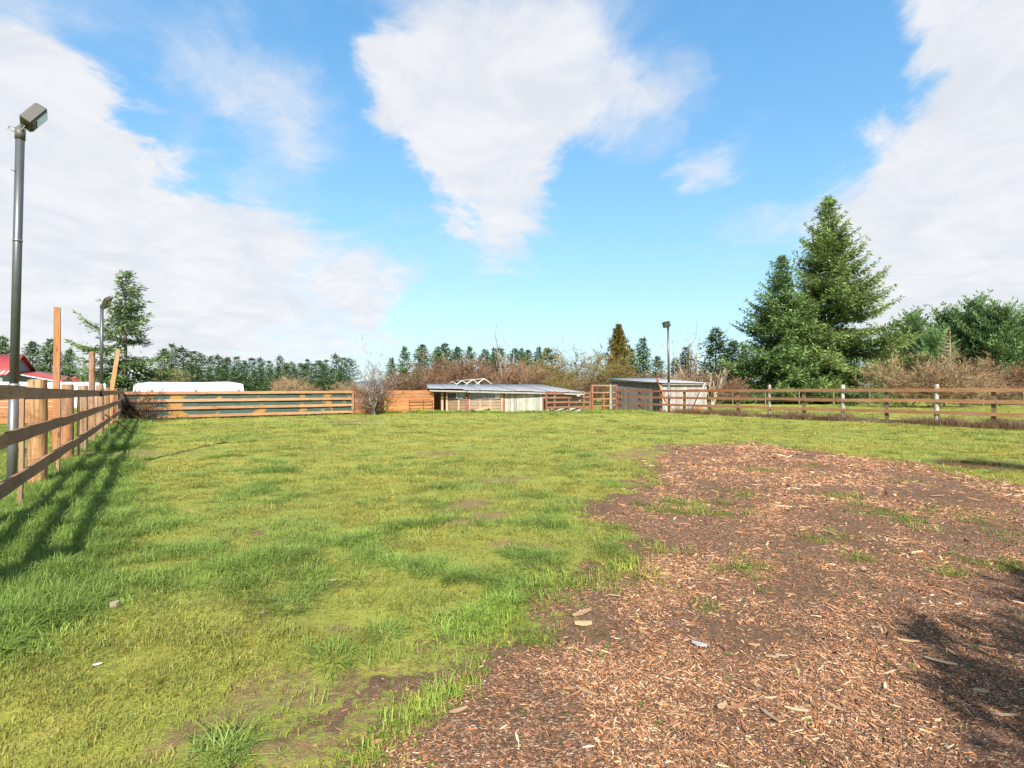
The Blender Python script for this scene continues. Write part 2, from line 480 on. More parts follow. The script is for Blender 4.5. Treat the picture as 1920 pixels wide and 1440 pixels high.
# long grass: polyline in the photo, half width in metres, weight
LUSH = [([(-300, 1330), (0, 1190), (150, 1110), (330, 1085), (520, 1045)], .22, .9), ([(0, 1100), (120, 1150)], .35, .8), ([(640, 1022), (740, 995), (830, 975), (1060, 988)], .16, .8),
        ([(560, 1010), (640, 1022), (740, 1052), (840, 1078)], .13, .9), ([(260, 1000), (300, 985)], .24, 1), ([(340, 1035), (390, 1030)], .16, .9), ([(585, 1078), (588, 1076)], .09, 1),
        ([(505, 885), (530, 880)], .28, 1), ([(480, 928), (500, 925)], .25, .9), ([(540, 995), (580, 990)], .25, .6), ([(1040, 962), (1056, 960)], .2, 1), ([(860, 918), (890, 915)], .3, .7),
        ([(500, 905), (420, 945), (300, 960)], .25, .35), ([(650, 1018), (670, 1012)], .14, 1), ([(850, 1195), (900, 1150), (960, 1110)], .1, .8), ([(1240, 945), (1280, 942)], .25, .8),
        ([(330, 830), (480, 815)], .6, .5), ([(560, 800), (640, 797)], .8, .5), ([(250, 800), (420, 795), (620, 786)], .5, .4), ([(1060, 850), (1110, 856)], .4, .6), ([(440, 1100), (470, 1110)], .1, .5),
        ([(960, 930), (1030, 935)], .3, .4), ([(700, 880), (860, 870)], .5, .35)]
BRIGHT = [([(660, 1440), (760, 1350), (880, 1272)], .07, 1), ([(880, 1190), (1000, 1090), (1180, 1075)], .2, .7)]

def blob(X, Y, L):
    o = np.zeros(X.shape)
    for e in L:
        p = G(e[0], e[1]); r = e[2]; st = e[3] if len(e) > 3 else 1.
        # stretched across the yard
        dx = ((X - p.x) * V_.x + (Y - p.y) * V_.y) / (r * st); dy = ((X - p.x) * U.x + (Y - p.y) * U.y) / r
        o = np.maximum(o, np.exp(-(dx * dx + dy * dy)))
    return o
def lines(X, Y, L):
    o = np.zeros(X.shape)
    for poly, w, k in L:
        d = seg_dist(X, Y, plan(poly)); o = np.maximum(o, k * np.exp(-(d / w) ** 2))
    return o
PUD = G(1845, 870)
def masks(X, Y):
    w = fbm(X, Y, 1.6, 5, .6); w2 = fbm(X, Y, 6., 4, .6, 5.)
    sdC = seg_dist(X, Y, CHIPS, True) * np.where(inside(X, Y, CHIPS), -1, 1)
    sdS = seg_dist(X, Y, SOIL, True) * np.where(inside(X, Y, SOIL), -1, 1)
    far = np.clip(Y / 8, .4, 1.6)
    chip = sstep(.25, -.25, sdC + w * .8 * far + w2 * .5)
    soil = sstep(.34, -.34, sdS + w * 1.1 * far + w2 * 1.0)
    dirt = sstep(.15, .95, blob(X, Y, DIRT) + w2 * 1.1 + w * .5)
    dark = sstep(.35, 1.0, blob(X, Y, DARK) + w2 * 1.2)
    weed = sstep(.3, 1.0, blob(X, Y, WEEDS) * .9 + w2 * 1.5) * (soil > .2)
    # distance from the left fence, towards the yard
    dl = (X - LA.x) * V_.x + (Y - LA.y) * V_.y
    tl = (X - LA.x) * U.x + (Y - LA.y) * U.y
    side = sstep(-.6, .1, dl) * sstep(1.4, .7, dl + w * .8) * sstep(23, 20, tl) * sstep(-4.4, -3.5, tl + w)
    beyond = sstep(.3, -.5, dl) * .3
    back = (X - CORNER.x) * U.x + (Y - CORNER.y) * U.y       # beyond the back fence > 0
    sb = (X - CORNER.x) * V_.x + (Y - CORNER.y) * V_.y
    verge = np.exp(-((Y - 30.4 - .6 * w) / .9) ** 2) * sstep(-9.5, -7.5, X) * sstep(10, 7, X)
    verge = np.maximum(verge, np.exp(-((back + .25) / .3) ** 2) * .6 * (sb > 0) * (sb < 16))
    lush = np.clip(np.maximum.reduce([lines(X, Y, LUSH) * (1 + .6 * w2), side, beyond, verge]), 0, 1)
    bright = np.clip(lines(X, Y, BRIGHT) * (1 + w2), 0, 1)
    pud = np.hypot((X - PUD.x) / .70, (Y - PUD.y) / .68)
    return dict(chip=chip, soil=soil, dirt=dirt, dark=dark, weed=weed, lush=lush, bright=bright, verge=verge, side=side, pud=pud, w=w, w2=w2)

def relief(X, Y, m=None):
    m = m or masks(X, Y)
    r = np.hypot(X, Y)
    fade = sstep(120, 40, r)
    grass = 1 - m['soil']
    z = fbm(X, Y, .35, 3, .5, 2.) * .05 * fade
    z = z + grass * (fbm(X, Y, 2.6, 3, .55, 8.) * .05 + fbm(X, Y, 9., 2, .5, 3.) * .02) * fade
    z = z + m['soil'] * (fbm(X, Y, 3.2, 4, .6, 6.) * .035 + fbm(X, Y, 18., 2, .6, 3.) * .012) * sstep(25, 8, r)
    z = z + m['lush'] * .03 * grass * fade
    z = z + m['side'] * .05
    k = sstep(2.2, 1.2, m['pud'])
    z = z * (1 - k) + k * (-.02 - .035 * sstep(1.25, .5, m['pud'] + m['w2'] * .5))
    return z

# ------------------------------------------------------------------ ground
def build_ground():
    rr = [.0] + list(np.arange(.3, 1.8, .1))
    py = 1500.
    while py > 733:
        rr.append(FPX * EYE / (py - HOR)); py -= 2.4 if py > 850 else (1.5 if py > 765 else .9)
    rr = [x for x in rr if x < 220]
    rr += [260, 320, 400, 520, 700, 1000, 1500, 2500, 4500, 9000]
    rr = np.array(rr)
    an = np.concatenate([np.arange(-58, 58, .3), np.arange(58, 302, 4)])
    an = np.radians(an)
    Rg, A = np.meshgrid(rr, an, indexing='ij')
    # rows are taken by depth in front of the viewer
    c = np.where(np.cos(A) > .52, np.cos(A), .52)
    D = Rg / c
    X = D * np.sin(A); Y = D * np.cos(A)
    m = masks(X.ravel(), Y.ravel())
    z = relief(X.ravel(), Y.ravel(), m)
    nr, na = X.shape
    i, j = np.meshgrid(np.arange(nr - 1), np.arange(na), indexing='ij')
    j2 = (j + 1) % na
    Q = np.stack([i * na + j, (i + 1) * na + j, (i + 1) * na + j2, i * na + j2], -1).reshape(-1, 4)
    V = np.stack([X.ravel(), Y.ravel(), z], -1)
    me = np_mesh('ground', V, Q[:, ::-1], smooth=True)
    def attr(n, a, b, c_):
        t = me.color_attributes.new(n, 'FLOAT_COLOR', 'POINT'); q = np.ones((len(V), 4), np.float32)
        q[:, 0] = a; q[:, 1] = b; q[:, 2] = c_; t.data.foreach_set('color', q.ravel())
    attr('MaskA', m['chip'], m['soil'], np.maximum(m['dirt'] * (1 - m['soil']), 0))
    attr('MaskB', m['dark'], np.maximum.reduce([m['lush'], m['weed'], m['bright']]), sstep(1.6, .9, m['pud'] + m['w2'] * .4))
    mt, nt, b = mat_new('yard_ground')
    L = nt.links
    tc = N_(nt, 'ShaderNodeTexCoord'); P = tc.outputs['Object']
    A_ = N_(nt, 'ShaderNodeAttribute'); A_.attribute_name = 'MaskA'; B_ = N_(nt, 'ShaderNodeAttribute'); B_.attribute_name = 'MaskB'
    sa = N_(nt, 'ShaderNodeSeparateColor'); L.new(A_.outputs['Color'], sa.inputs[0])
    sb = N_(nt, 'ShaderNodeSeparateColor'); L.new(B_.outputs['Color'], sb.inputs[0])
    nL = noise_n(nt, P, .55, 5, .6); nM = noise_n(nt, P, 3.2, 6, .65); nF = noise_n(nt, P, 26, 6, .7); nX = noise_n(nt, P, 90, 4, .7)
    # moss and short turf
    moss = mix_n(nt, rng_n(nt, nM.outputs[0], .35, .68), (.245, .26, .046), (.345, .32, .056))
    turf = mix_n(nt, rng_n(nt, nF.outputs[0], .35, .7), (.175, .22, .042), (.275, .295, .062))
    g = mix_n(nt, rng_n(nt, nL.outputs[0], .38, .62), moss, turf)
    nT = noise_n(nt, P, 2.3, 5, .62)
    g = mix_n(nt, rng_n(nt, nT.outputs[0], .56, .7, 0, .5), g, (.10, .145, .028))
    g = mix_n(nt, rng_n(nt, nX.outputs[0], .45, .8, 0, .55), g, (.13, .13, .03))
    g = mix_n(nt, rng_n(nt, nM.outputs[0], .54, .74, 0, .6), g, (.27, .20, .08))
    g = mix_n(nt, rng_n(nt, sb.outputs[1], 0, 1, 0, .55), g, (.12, .185, .035))
    # soil and fine chips
    so = mix_n(nt, rng_n(nt, nF.outputs[0], .35, .7), (.10, .06, .036), (.19, .118, .07))
    so = mix_n(nt, rng_n(nt, nX.outputs[0], .6, .75), so, (.21, .135, .085))
    def slivers(ang, sc):
        mp = N_(nt, 'ShaderNodeMapping'); mp.inputs['Rotation'].default_value = (0, 0, ang); mp.inputs['Scale'].default_value = (sc, sc * 3.2, sc); L.new(P, mp.inputs[0])
        dn = noise_n(nt, mp.outputs[0], .7, 2); ad = N_(nt, 'ShaderNodeVectorMath', operation='MULTIPLY_ADD'); L.new(dn.outputs['Color'], ad.inputs[0]); ad.inputs[1].default_value = (1.6, 1.6, 0); L.new(mp.outputs[0], ad.inputs[2])
        vo = N_(nt, 'ShaderNodeTexVoronoi'); vo.inputs['Scale'].default_value = 1; L.new(ad.outputs[0], vo.inputs['Vector'])
        vs = N_(nt, 'ShaderNodeSeparateColor'); L.new(vo.outputs['Color'], vs.inputs[0])
        c = mix_n(nt, vs.outputs[0], (.15, .078, .044), (.42, .25, .15))
        c = mix_n(nt, rng_n(nt, vs.outputs[1], .78, .9), c, (.58, .44, .32))
        return mix_n(nt, rng_n(nt, vo.outputs['Distance'], .3, .55, 0, .8), c, (.05, .028, .018))
    nS = noise_n(nt, P, 38, 2, .5)
    ch = mix_n(nt, rng_n(nt, nS.outputs[0], .47, .53), slivers(.4, 42), slivers(1.9, 50))
    k = N_(nt, 'ShaderNodeMath', operation='MULTIPLY'); L.new(sa.outputs[0], k.inputs[0]); L.new(rng_n(nt, nM.outputs[0], .3, .55, .45, 1.), k.inputs[1])
    k2 = N_(nt, 'ShaderNodeMath', operation='MULTIPLY'); L.new(k.outputs[0], k2.inputs[0]); L.new(rng_n(nt, sb.outputs[0], 0, 1, 1, .15), k2.inputs[1])
    so = mix_n(nt, k2.outputs[0], so, ch)
    def edge(m_, lo=.3, hi=.7):
        ad = N_(nt, 'ShaderNodeMath', operation='ADD'); L.new(m_, ad.inputs[0])
        L.new(rng_n(nt, nF.outputs[0], .3, .7, -.35, .35), ad.inputs[1]); return rng_n(nt, ad.outputs[0], lo, hi)
    col = mix_n(nt, edge(sa.outputs[1]), g, so)
    col = mix_n(nt, edge(sa.outputs[2], .35, 1.1), col, (.21, .14, .07))
    wd = N_(nt, 'ShaderNodeMath', operation='MULTIPLY'); L.new(sb.outputs[1], wd.inputs[0]); L.new(sa.outputs[1], wd.inputs[1])
    col = mix_n(nt, edge(wd.outputs[0], .45, 1.1), col, (.12, .135, .03))
    col = mix_n(nt, sb.outputs[2], col, (.035, .026, .018))
    L.new(col, b.inputs['Base Color'])
    b.inputs['Roughness'].default_value = .95; b.inputs['Specular IOR Level'].default_value = .15
    h = N_(nt, 'ShaderNodeMath', operation='ADD'); L.new(nF.outputs[0], h.inputs[0]); L.new(nX.outputs[0], h.inputs[1])
    bump_n(nt, b, h.outputs[0], .8, .025)
    return tag(link('ground', me, mt), 'mossy green grass yard running into bare soil and wood chips', 'ground', kind='structure')
build_ground()

# puddle
def build_puddle():
    n = 40; V = [(0, 0, 0)]; 
    for i in range(n):
        a = 2 * math.pi * i / n
        V.append((1.0 * math.cos(a), .95 * math.sin(a), 0))
    T = [(0, i + 1, (i + 1) % n + 1) for i in range(n)]
    me = np_mesh('puddle', V, np.zeros((0, 4)), T=T)
    m, nt, b = mat_new('puddle_water')
    b.inputs['Base Color'].default_value = (.02, .016, .01, 1); b.inputs['Roughness'].default_value = .02; b.inputs['IOR'].default_value = 1.33
    n_ = noise_n(nt, N_(nt, 'ShaderNodeTexCoord').outputs['Object'], 5, 2); bump_n(nt, b, n_.outputs[0], .04, .01)
    o = link('puddle', me, m, None, Matrix.Translation((PUD.x, PUD.y, -.027)))
    tag(o, 'dark muddy puddle lying at the far edge of the wood chips', 'puddle', kind='structure')
build_puddle()

# far hill seen through the gap behind the bare tree
def build_hill():
    xs = np.linspace(-2600, 1500, 60); V = []; Q = []
    for k, (dy, f) in enumerate(((0, 0), (250, .75), (500, 1.), (900, .4), (1200, 0))):
        for x in xs:
            h = 72 * math.exp(-((x + 1030) / 260) ** 2) + 30 * math.exp(-((x - 300) / 800) ** 2) + 10 * math.sin(x / 170.) + 6 * math.sin(x / 61. + k)
            V.append((x, 3400 + dy, f * max(h, 0) - 1))
    n = len(xs)
    for k in range(4):
        for i in range(n - 1): Q.append([k * n + i, k * n + i + 1, (k + 1) * n + i + 1, (k + 1) * n + i])
    m, nt, b = mat_new('hazy_hill_forest')
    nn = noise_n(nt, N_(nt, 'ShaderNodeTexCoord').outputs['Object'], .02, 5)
    L = mix_n(nt, nn.outputs[0], (.10, .15, .20), (.15, .20, .25)); nt.links.new(L, b.inputs['Base Color']); b.inputs['Roughness'].default_value = 1  # haze of distance is put into this blue base colour
    tag(link('hills', np_mesh('hills', V, Q, smooth=True), m), 'wooded hill far beyond the yard, haze blue in its colour', 'hill', kind='structure')
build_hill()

# ------------------------------------------------------------------ fences
def rail_run(parent, P, ts, z0, z1, h, th, color, off, name='rail', tints=None, jitter=.012):
    """boards butted end to end between the listed stations"""
    for a, b in zip(ts[:-1], ts[1:]):
        fa, fb = (z0(a) if callable(z0) else z0), (z0(b) if callable(z0) else z0)
        board(name, P(a + .004, fa + random.uniform(-jitter, jitter), off), P(b - .004, fb + random.uniform(-jitter, jitter), off), h, th, parent,
              color if tints is None else random.choice(tints))

# left fence: three rails on round posts
lf = thing('paddock_fence', 'brown three rail fence on round log posts running back along the left side', 'fence', LF(0))
def lz(base, d9, d21):
    return lambda t: float(np.interp(t, [-7, 0, 9, 21], [base + .02, base, d9, d21]))
RAILC = [(.30, .135, .052), (.25, .11, .042), (.34, .165, .07)]
for z, seg in ((lz(1.45, 1.363, 1.31), [-3.8, .3, 4.6, 9.55, 13.6, 17.4, 21.1]), (lz(.966, .935, .93), [-3.8, -.6, 3.2, 9.5, 13.4, 17.3, 21.1]), (lz(.468, .46, .52), [-3.8, .2, 4.4, 9.45, 13.5, 17.2, 21.1])):
    rail_run(lf, LF, seg, z, 0, .15, .04, None, .16, tints=RAILC)
for t, r, top, c in ((-3.7, .1, 1.6, TAN), (-.9, .1, 1.6, TAN), (2.2, .112, 1.63, (.40, .21, .09)), (5.25, .1, 1.58, (.33, .15, .06)), (7.68, .095, 1.57, (.30, .18, .10)), (12.2, .10, 1.6, (.33, .18, .09)),
                     (14.6, .09, 1.5, (.30, .17, .09)), (17.3, .07, 1.83, TAN), (19.1, .09, 1.5, RED)):
    round_post('post', LF(t, -.15), LF(t, top), r, lf, c)
for t, top, lean in ((-2.3, 1.4, .0), (.41, 1.38, .05), (3.16, 1.36, .05), (5.75, 1.4, .02), (7.0, 1.38, .03), (9.0, 1.36, 0), (11.0, 1.3, .02), (13.3, 1.35, 0), (16.1, 1.35, 0), (18.2, 1.4, 0)):
    board('batten', LF(t - lean, -.05, .115), LF(t + lean, top, .115), .085, .038, lf, (.27, .15, .075), up=U)
# low kick boards on the ground
for a, b, zz in ((-3.7, -.9, .07), (-.9, 2.95, .06), (9.2, 12.8, .1), (12.9, 16.5, .1)):
    board('kick_board', LF(a, zz, .3), LF(b, zz - .02, .26), .14, .04, lf, (.11, .075, .05))
hx = MB(); hx.bar(LF(9.62, 1.28, .21), LF(9.62, 1.46, .21), .06, .03, up=V_); hx.build('hinge', STEEL, lf, (.02, .02, .02))

# single poles standing along the fence
o = board('tall_square_post', LF(5.3, .0, -.17), LF(5.3, 3.08, -.17), .105, .10, None, (.36, .15, .05), up=U)
tag(o, 'tall orange squared timber standing behind a round fence post', 'post')
o = round_post('tall_round_pole', LF(9.75, -.1, -.0), LF(9.75, 2.47, -.0), .075, None, (.34, .19, .10))
tag(o, 'round pole rising above the left fence between two shorter posts', 'post')
o = board('leaning_board', LF(15.6, 0, -.1), LF(16.0, 2.95, .25), .13, .045, None, (.42, .20, .07), up=V_)
tag(o, 'orange board leaning upright at the far end of the left fence', 'board')
st = MB(); a, b = G(182, 800, .55), G(256, 818, .02)
st.tube([W(181, 769, 15.2), a.lerp(b, .45) + Vector((0, 0, .28)), b], [.022, .02, .014], 6)
tag(st.build('leaning_stick', BARK, None, (.22, .10, .05)), 'thin brown stick leaning from the left fence down to the grass', 'stick')

# back fence: rails over green sheets
bf = thing('back_fence', 'tan four rail fence backed with green sheets along the far left side', 'fence', BF(0))
RT = [(.44, .21, .10), (.38, .175, .085), (.46, .24, .125)]
for z, seg in ((1.283, [.15, 3.4, 7.1, 10.62]), (.917, [.35, 4.6, 8.2, 10.62]), (.552, [.8, 3.9, 7.7, 10.62]), (.163, [1.4, 5.2, 8.9, 10.62])):
    rail_run(bf, BF, seg, z, 0, .135, .04, None, .11, tints=RT, jitter=.008)
for s in (.1, 1.25, 3.0, 4.85, 6.55, 8.35, 9.4):
    board('post', BF(s, -.1, -.06), BF(s, 1.42, -.06), .1, .1, bf, (.10, .085, .06), up=V_)
board('post', BF(10.62, -.05, .15), BF(10.62, 1.36, .15), .1, .04, bf, TAN, up=V_)
def mat_sheet():
    m, nt, b = mat_new('green_sheet')
    tc = N_(nt, 'ShaderNodeTexCoord'); oi = N_(nt, 'ShaderNodeObjectInfo')
    ad = N_(nt, 'ShaderNodeVectorMath', operation='ADD'); nt.links.new(tc.outputs['Object'], ad.inputs[0])
    sc = N_(nt, 'ShaderNodeVectorMath', operation='SCALE'); sc.inputs[0].default_value = (13, 7, 5); nt.links.new(oi.outputs['Random'], sc.inputs['Scale']); nt.links.new(sc.outputs[0], ad.inputs[1])
    n = noise_n(nt, ad.outputs[0], .9, 3, .5); n2 = noise_n(nt, ad.outputs[0], 7, 5, .6)
    sp = N_(nt, 'ShaderNodeSeparateXYZ'); nt.links.new(tc.outputs['Object'], sp.inputs[0])
    cx = N_(nt, 'ShaderNodeMath', operation='ABSOLUTE'); nt.links.new(sp.outputs[0], cx.inputs[0])
    mm = N_(nt, 'ShaderNodeMath', operation='MULTIPLY_ADD'); nt.links.new(cx.outputs[0], mm.inputs[0]); mm.inputs[1].default_value = -.16; nt.links.new(n.outputs[0], mm.inputs[2])
    c = mix_n(nt, n2.outputs[0], (.024, .062, .046), (.05, .09, .066))
    c = mix_n(nt, rng_n(nt, mm.outputs[0], .46, .52), c, (.30, .16, .03))
    nt.links.new(c, b.inputs['Base Color']); b.inputs['Roughness'].default_value = .6
    return m
SHEET = mat_sheet()
xs = [.2, 1.35, 3.1, 4.95, 6.65, 8.45, 9.5, 10.55]
for i_, (a, b) in enumerate(zip(xs[:-1], xs[1:])):
    board('sheet', BF(a - .03, .66, .02 + .02 * (i_ % 2)), BF(b + .02, .66, .02 + .02 * (i_ % 2)), 1.27, .015, bf, (1, 1, 1), SHEET)

# board wall that carries on from it
def plank_wall(name, label, P, s0, s1, n, h, off, color, base=.02, spl=None, th=.04, v=.18):
    t = thing(name, label, 'fence', P(s0, 0, off))
    for i in range(n):
        z = base + h * (i + .5)
        cuts = [s0] + (spl or []) + [s1]
        for a, b in zip(cuts[:-1], cuts[1:]):
            board('plank', P(a + .005, z, off + random.uniform(-.008, .008)), P(b - .005, z, off + random.uniform(-.008, .008)), h - .015, th, t, jit(color, v))
    return t
t = plank_wall('board_fence', 'dark brown board fence behind the bare multi-stemmed tree', BF, 10.68, 12.55, 6, .225, -.02, (.25, .095, .04))
for s in (10.75, 12.45): board('post', BF(s, 0, -.1), BF(s, 1.38, -.1), .1, .09, t, RED, up=V_)
t = plank_wall('board_fence', 'bright orange board fence between the bare tree and the low shed', BF, 12.6, 15.75, 6, .227, .1, (.44, .175, .06))
for s in (12.7, 14.2, 15.65): board('post', BF(s, 0, .02), BF(s, 1.36, .02), .09, .09, t, RED, up=V_)
# tube gate panel leaning on it
gp = thing('gate_panel', 'rusty tube gate panel leaning against the orange boards', 'gate', BF(14.1, 0, .35))
for z in (.15, .42, .62, .78): q = MB(); q.tube([BF(14.0, z, .34 - .1 * z), BF(15.55, z, .34 - .1 * z)], .016, 6); q.build('tube', STEEL, gp, (.12, .04, .02))
for s in (14.0, 14.95, 15.55): q = MB(); q.tube([BF(s, .0, .35), BF(s, .8, .26)], .018, 6); q.build('upright', STEEL, gp, (.12, .04, .02))

# board wall out beyond the left fence
FW0 = Vector((-27.0, 16.2, 0))
def FWp(s, z=0., off=0.): return FW0 + V_ * s - U * off + Vector((0, 0, z))
t = plank_wall('board_fence', 'orange board fence seen between the rails of the left fence', FWp, 0, 9.6, 6, .225, 0, (.42, .16, .055), .05, [3.2, 6.4])
for s in (.2, 3.2, 6.4, 9.4): board('post', FWp(s, 0, -.08), FWp(s, 1.4, -.08), .1, .1, t, RED, up=V_)

# right fence
rf = thing('pasture_fence', 'three rail fence with pale round posts along the right side', 'fence', RF(0))
stations = [-9, -5.4, -1.8, 1.75, 5.15, 8.55, 11.95]
RB = [(.34, .16, .065), (.40, .20, .085), (.29, .135, .055)]
def rz(b, e): return lambda t: float(np.interp(t, [-9, 0, 12, 19], [b, b, e, e - .02]))
rzs = (rz(1.44, 1.345), rz(1.0, .935), rz(.535, .50))
for k, z in enumerate(rzs):
    rail_run(rf, RF, [x + (.85 * k if 0 < i < 6 else 0) * 0 for i, x in enumerate(stations)], z, 0, .14, .04, None, .1, tints=RB, jitter=.02)
board('rail', RF(10.3, 1.385, .15), RF(13.3, 1.355, .15), .15, .035, rf, (.34, .10, .03))
for k, z in enumerate(rzs):
    rail_run(rf, RF, [11.97, 15.2, 18.9], z, 0, .125, .04, None, .1, tints=[(.26, .095, .045), (.22, .10, .055)], jitter=.015)
for i in range(-5, 12):
    t = i * 1.7
    if i in (1, 3, 5, -1, -3): round_post('post', RF(t, -.1), RF(t, 1.69 + random.uniform(-.03, .03)), .083, rf, (.46, .43, .38))
    elif i < 9: board('post', RF(t, -.1, .0), RF(t, 1.38, .0), .13, .09, rf, (.20, .115, .065), up=U)
    else: board('post', RF(t, -.1, .0), RF(t, 1.4, .0), .12, .09, rf, (.19, .10, .055), up=U)
for a, b in ((-6, -2.2), (-2.1, 1.6), (1.7, 5.2), (5.3, 9.)):
    board('kick_board', RF(a, .09, .12), RF(b, .09, .12), .16, .04, rf, (.13, .085, .055))

# short fence in front of the low shed's open end
sf0, sf1 = Vector((2.15, 31.6, 0)), Vector((5.1, 33.2, 0))
def SF(s, z=0., off=0.):
    p = sf0.lerp(sf1, s); return p + Vector((0, -off, z))
sf = thing('corral_fence', 'short reddish rail fence in front of the open end of the low shed', 'fence', sf0)
for z in (.30, .62, .92, 1.18): rail_run(sf, SF, [0, .5, 1], z, 0, .11, .035, (.24, .095, .05), .08)
for s in (.0, .18, .5, .85, 1.): board('post', SF(s, -.1), SF(s, 1.32), .11, .09, sf, (.20, .08, .04), up=(1, 0, 0))
# gate between it and the right fence
gt = thing('yard_gate', 'wooden gate between a tall red post and the grey shed', 'gate', (5.3, 33.2, 0))
def GT(s, z=0., off=0.): return Vector((5.25, 33.25, 0)).lerp(Vector((7.1, 34.5, 0)), s) + Vector((0, -off, z))
for s, h in ((0, 1.75), (.45, 1.25), (1., 1.75)): board('post', GT(s, -.1), GT(s, h), .15, .12, gt, (.27, .085, .035), up=V_)
for z in (1.68, 1.22, .8, .35): board('rail', GT(.03, z, .08), GT(.97, z, .08), .09, .035, gt, (.30, .17, .09))

# wire fence far out in the pasture
wf = thing('wire_fence', 'thin wire fence on small posts far across the right pasture', 'fence', (20, 46, 0))
def WF(s, z=0.): return Vector((17.5, 47, 0)).lerp(Vector((47, 40, 0)), s) + Vector((0, 0, z))
for i in range(12):
    round_post('post', WF(i / 11, -.1), WF(i / 11, 1.25 + random.uniform(-.1, .15)), .06, wf, (.22, .18, .14))
for z in (.35, .75, 1.12):
    q = MB(); q.tube([WF(0, z), WF(.5, z - .02), WF(1, z)], .008, 4, False); q.build('wire', STEEL, wf, (.2, .19, .17))

# ------------------------------------------------------------------ floodlights on poles
def flood_pole(label, base, top, r0, r1, axes, dims, sleeve, glass=(.10, .10, .09)):
    """axes: columns x (towards the back), y, z of the housing; lens looks along -x"""
    base, top = Vector(base), Vector(top)
    t = thing('floodlight_pole', label, 'light pole', base)
    d = (top - base)
    q = MB(); q.tube([base + Vector((0, 0, -.1)), base + d * sleeve], [r0, r0], 16); q.build('lower_tube', STEEL, t, (.16, .165, .17), True)
    q = MB(); q.tube([base + d * (sleeve - .01), top], [r0 * .9, r1], 16); q.build('upper_tube', STEEL, t, (.12, .125, .13), True)
    q = MB(); q.tube([base + d * (sleeve - .006), base + d * (sleeve + .004)], r0 * 1.06, 16); q.build('joint_ring', STEEL, t, (.3, .3, .3), True)
    q = MB(); q.tube([base + d * .70, base + d * .706], r1 * 1.12, 12); q.build('clamp', STEEL, t, (.2, .2, .2), True)
    q = MB(); q.tube([top - d.normalized() * .06, top + d.normalized() * .10], r1 * 1.16, 14); q.build('cap', PAINT, t, (.09, .085, .075), True)
    ax, ay, az = (Vector(a) for a in axes)
    c = dims['c']; hx, hy, hz = dims['x'] / 2, dims['y'] / 2, dims['z'] / 2
    c = Vector(c)
    # housing: bevelled shell tapering slightly to the back
    b = 0.018
    rings = [(-hx, 1 - b / hy), (-hx + b * .6, 1), (hx - b * 1.2, .97), (hx, .90)]
    V = []; Q = []
    def outline(k, x):
        pts = []
        for sy, sz in ((-1, -1), (1, -1), (1, 1), (-1, 1)):
            cy, cz = sy * (hy * k - b), sz * (hz * k - b)
            for q_ in range(3):
                base_a = {(-1, -1): 180, (1, -1): 270, (1, 1): 0, (-1, 1): 90}[(sy, sz)]
                an = R(base_a + q_ * 45)
                pts.append(c + ax * x + ay * (cy + b * math.cos(an)) + az * (cz + b * math.sin(an)))
        return pts
    for x, k in rings: V += outline(k, x)
    for i in range(3):
        for j in range(12): Q.append([i * 12 + j, i * 12 + (j + 1) % 12, (i + 1) * 12 + (j + 1) % 12, (i + 1) * 12 + j])
    for o_ in (0, 36):
        cc = len(V); V.append(sum((V[o_ + j] for j in range(12)), Vector()) / 12)
        for j in range(0, 12, 2): Q.append([cc, o_ + j, o_ + j + 1, o_ + (j + 2) % 12])
    hs = link('housing', np_mesh('housing', V, Q), PAINT, t, None, (.055, .052, .045))
    q = MB(); q.box(c - ax * (hx + .004), ax * .006, ay * hy * .86, az * hz * .84); fr = q.build('lens_frame', PAINT, hs, (.03, .03, .03))
    q = MB(); q.box(c - ax * (hx + .011) + ay * hy * .22, ax * .003, ay * hy * .58, az * hz * .72); q.build('lens', GLASS, hs, glass)
    # knuckle from the pole cap to the end of the housing
    end = c - ay * hy * .92 + az * hz * .3
    q = MB(); q.tube([top + Vector((0, 0, .08)), top + Vector((0, 0, .12)).lerp(end - top, .0), end], [.03, .034, .03], 8); q.build('knuckle', PAINT, t, (.05, .05, .035), True)
    return t, end
Rm = [[-.714, .247, -.655], [-.495, .484, .722], [.495, .839, -.224]]
ex, ey, ez = (Vector([Rm[i][j] for i in range(3)]) for j in range(3))
o0 = Vector((-6.681, 7.0, 5.182))
c1 = o0 + ex * .071 + ey * .172 + ez * .123
c1 = Vector((0, 0, EYE)) + (c1 - Vector((0, 0, EYE))) * 1.037
b1 = G(23, 925); top1 = W(34, 252, 7.29)
t1, e1 = flood_pole('tall grey floodlight pole close to the camera behind the left fence', b1, top1, .057, .051, (ex, ey, ez), dict(c=c1, x=.147, y=.357, z=.255), .30, (.42, .50, .55))
q = MB(); q.tube([top1 + Vector((-.02, 0, .1)), top1 + Vector((-.13, -.02, .13)), top1 + Vector((-.16, -.02, .09)), top1 + Vector((-.08, -.02, .05)), top1 + Vector((.06, -.04, .06)), e1 + Vector((.02, -.03, -.02))], .007, 6); q.build('cable', PAINT, t1, (.25, .24, .22))
dd = (b1 - top1)
q = MB(); p_ = top1 + dd * .105; q.tube([p_ + Vector((.0, -.06, 0)), p_ + Vector((-.05, -.05, .01)), p_ + Vector((-.1, -.02, .035))], .006, 5); q.build('wire_stub', PAINT, t1, (.05, .05, .05))
# second pole, far end of the left fence: housing lies almost flat, pointing into the yard
b2 = G(190, 783); d2 = b2.y
n2 = Vector((.80, .30, -.52)).normalized(); y2 = Vector((.42, -.25, .55)); y2 = (y2 - n2 * y2.dot(n2)).normalized(); z2 = (-n2).cross(y2)
flood_pole('grey floodlight pole in front of the left conifer', b2, W(190, 575, d2), .085, .075, (-n2, y2, z2), dict(c=W(199, 567, d2), x=.2, y=.62, z=.42), .3)
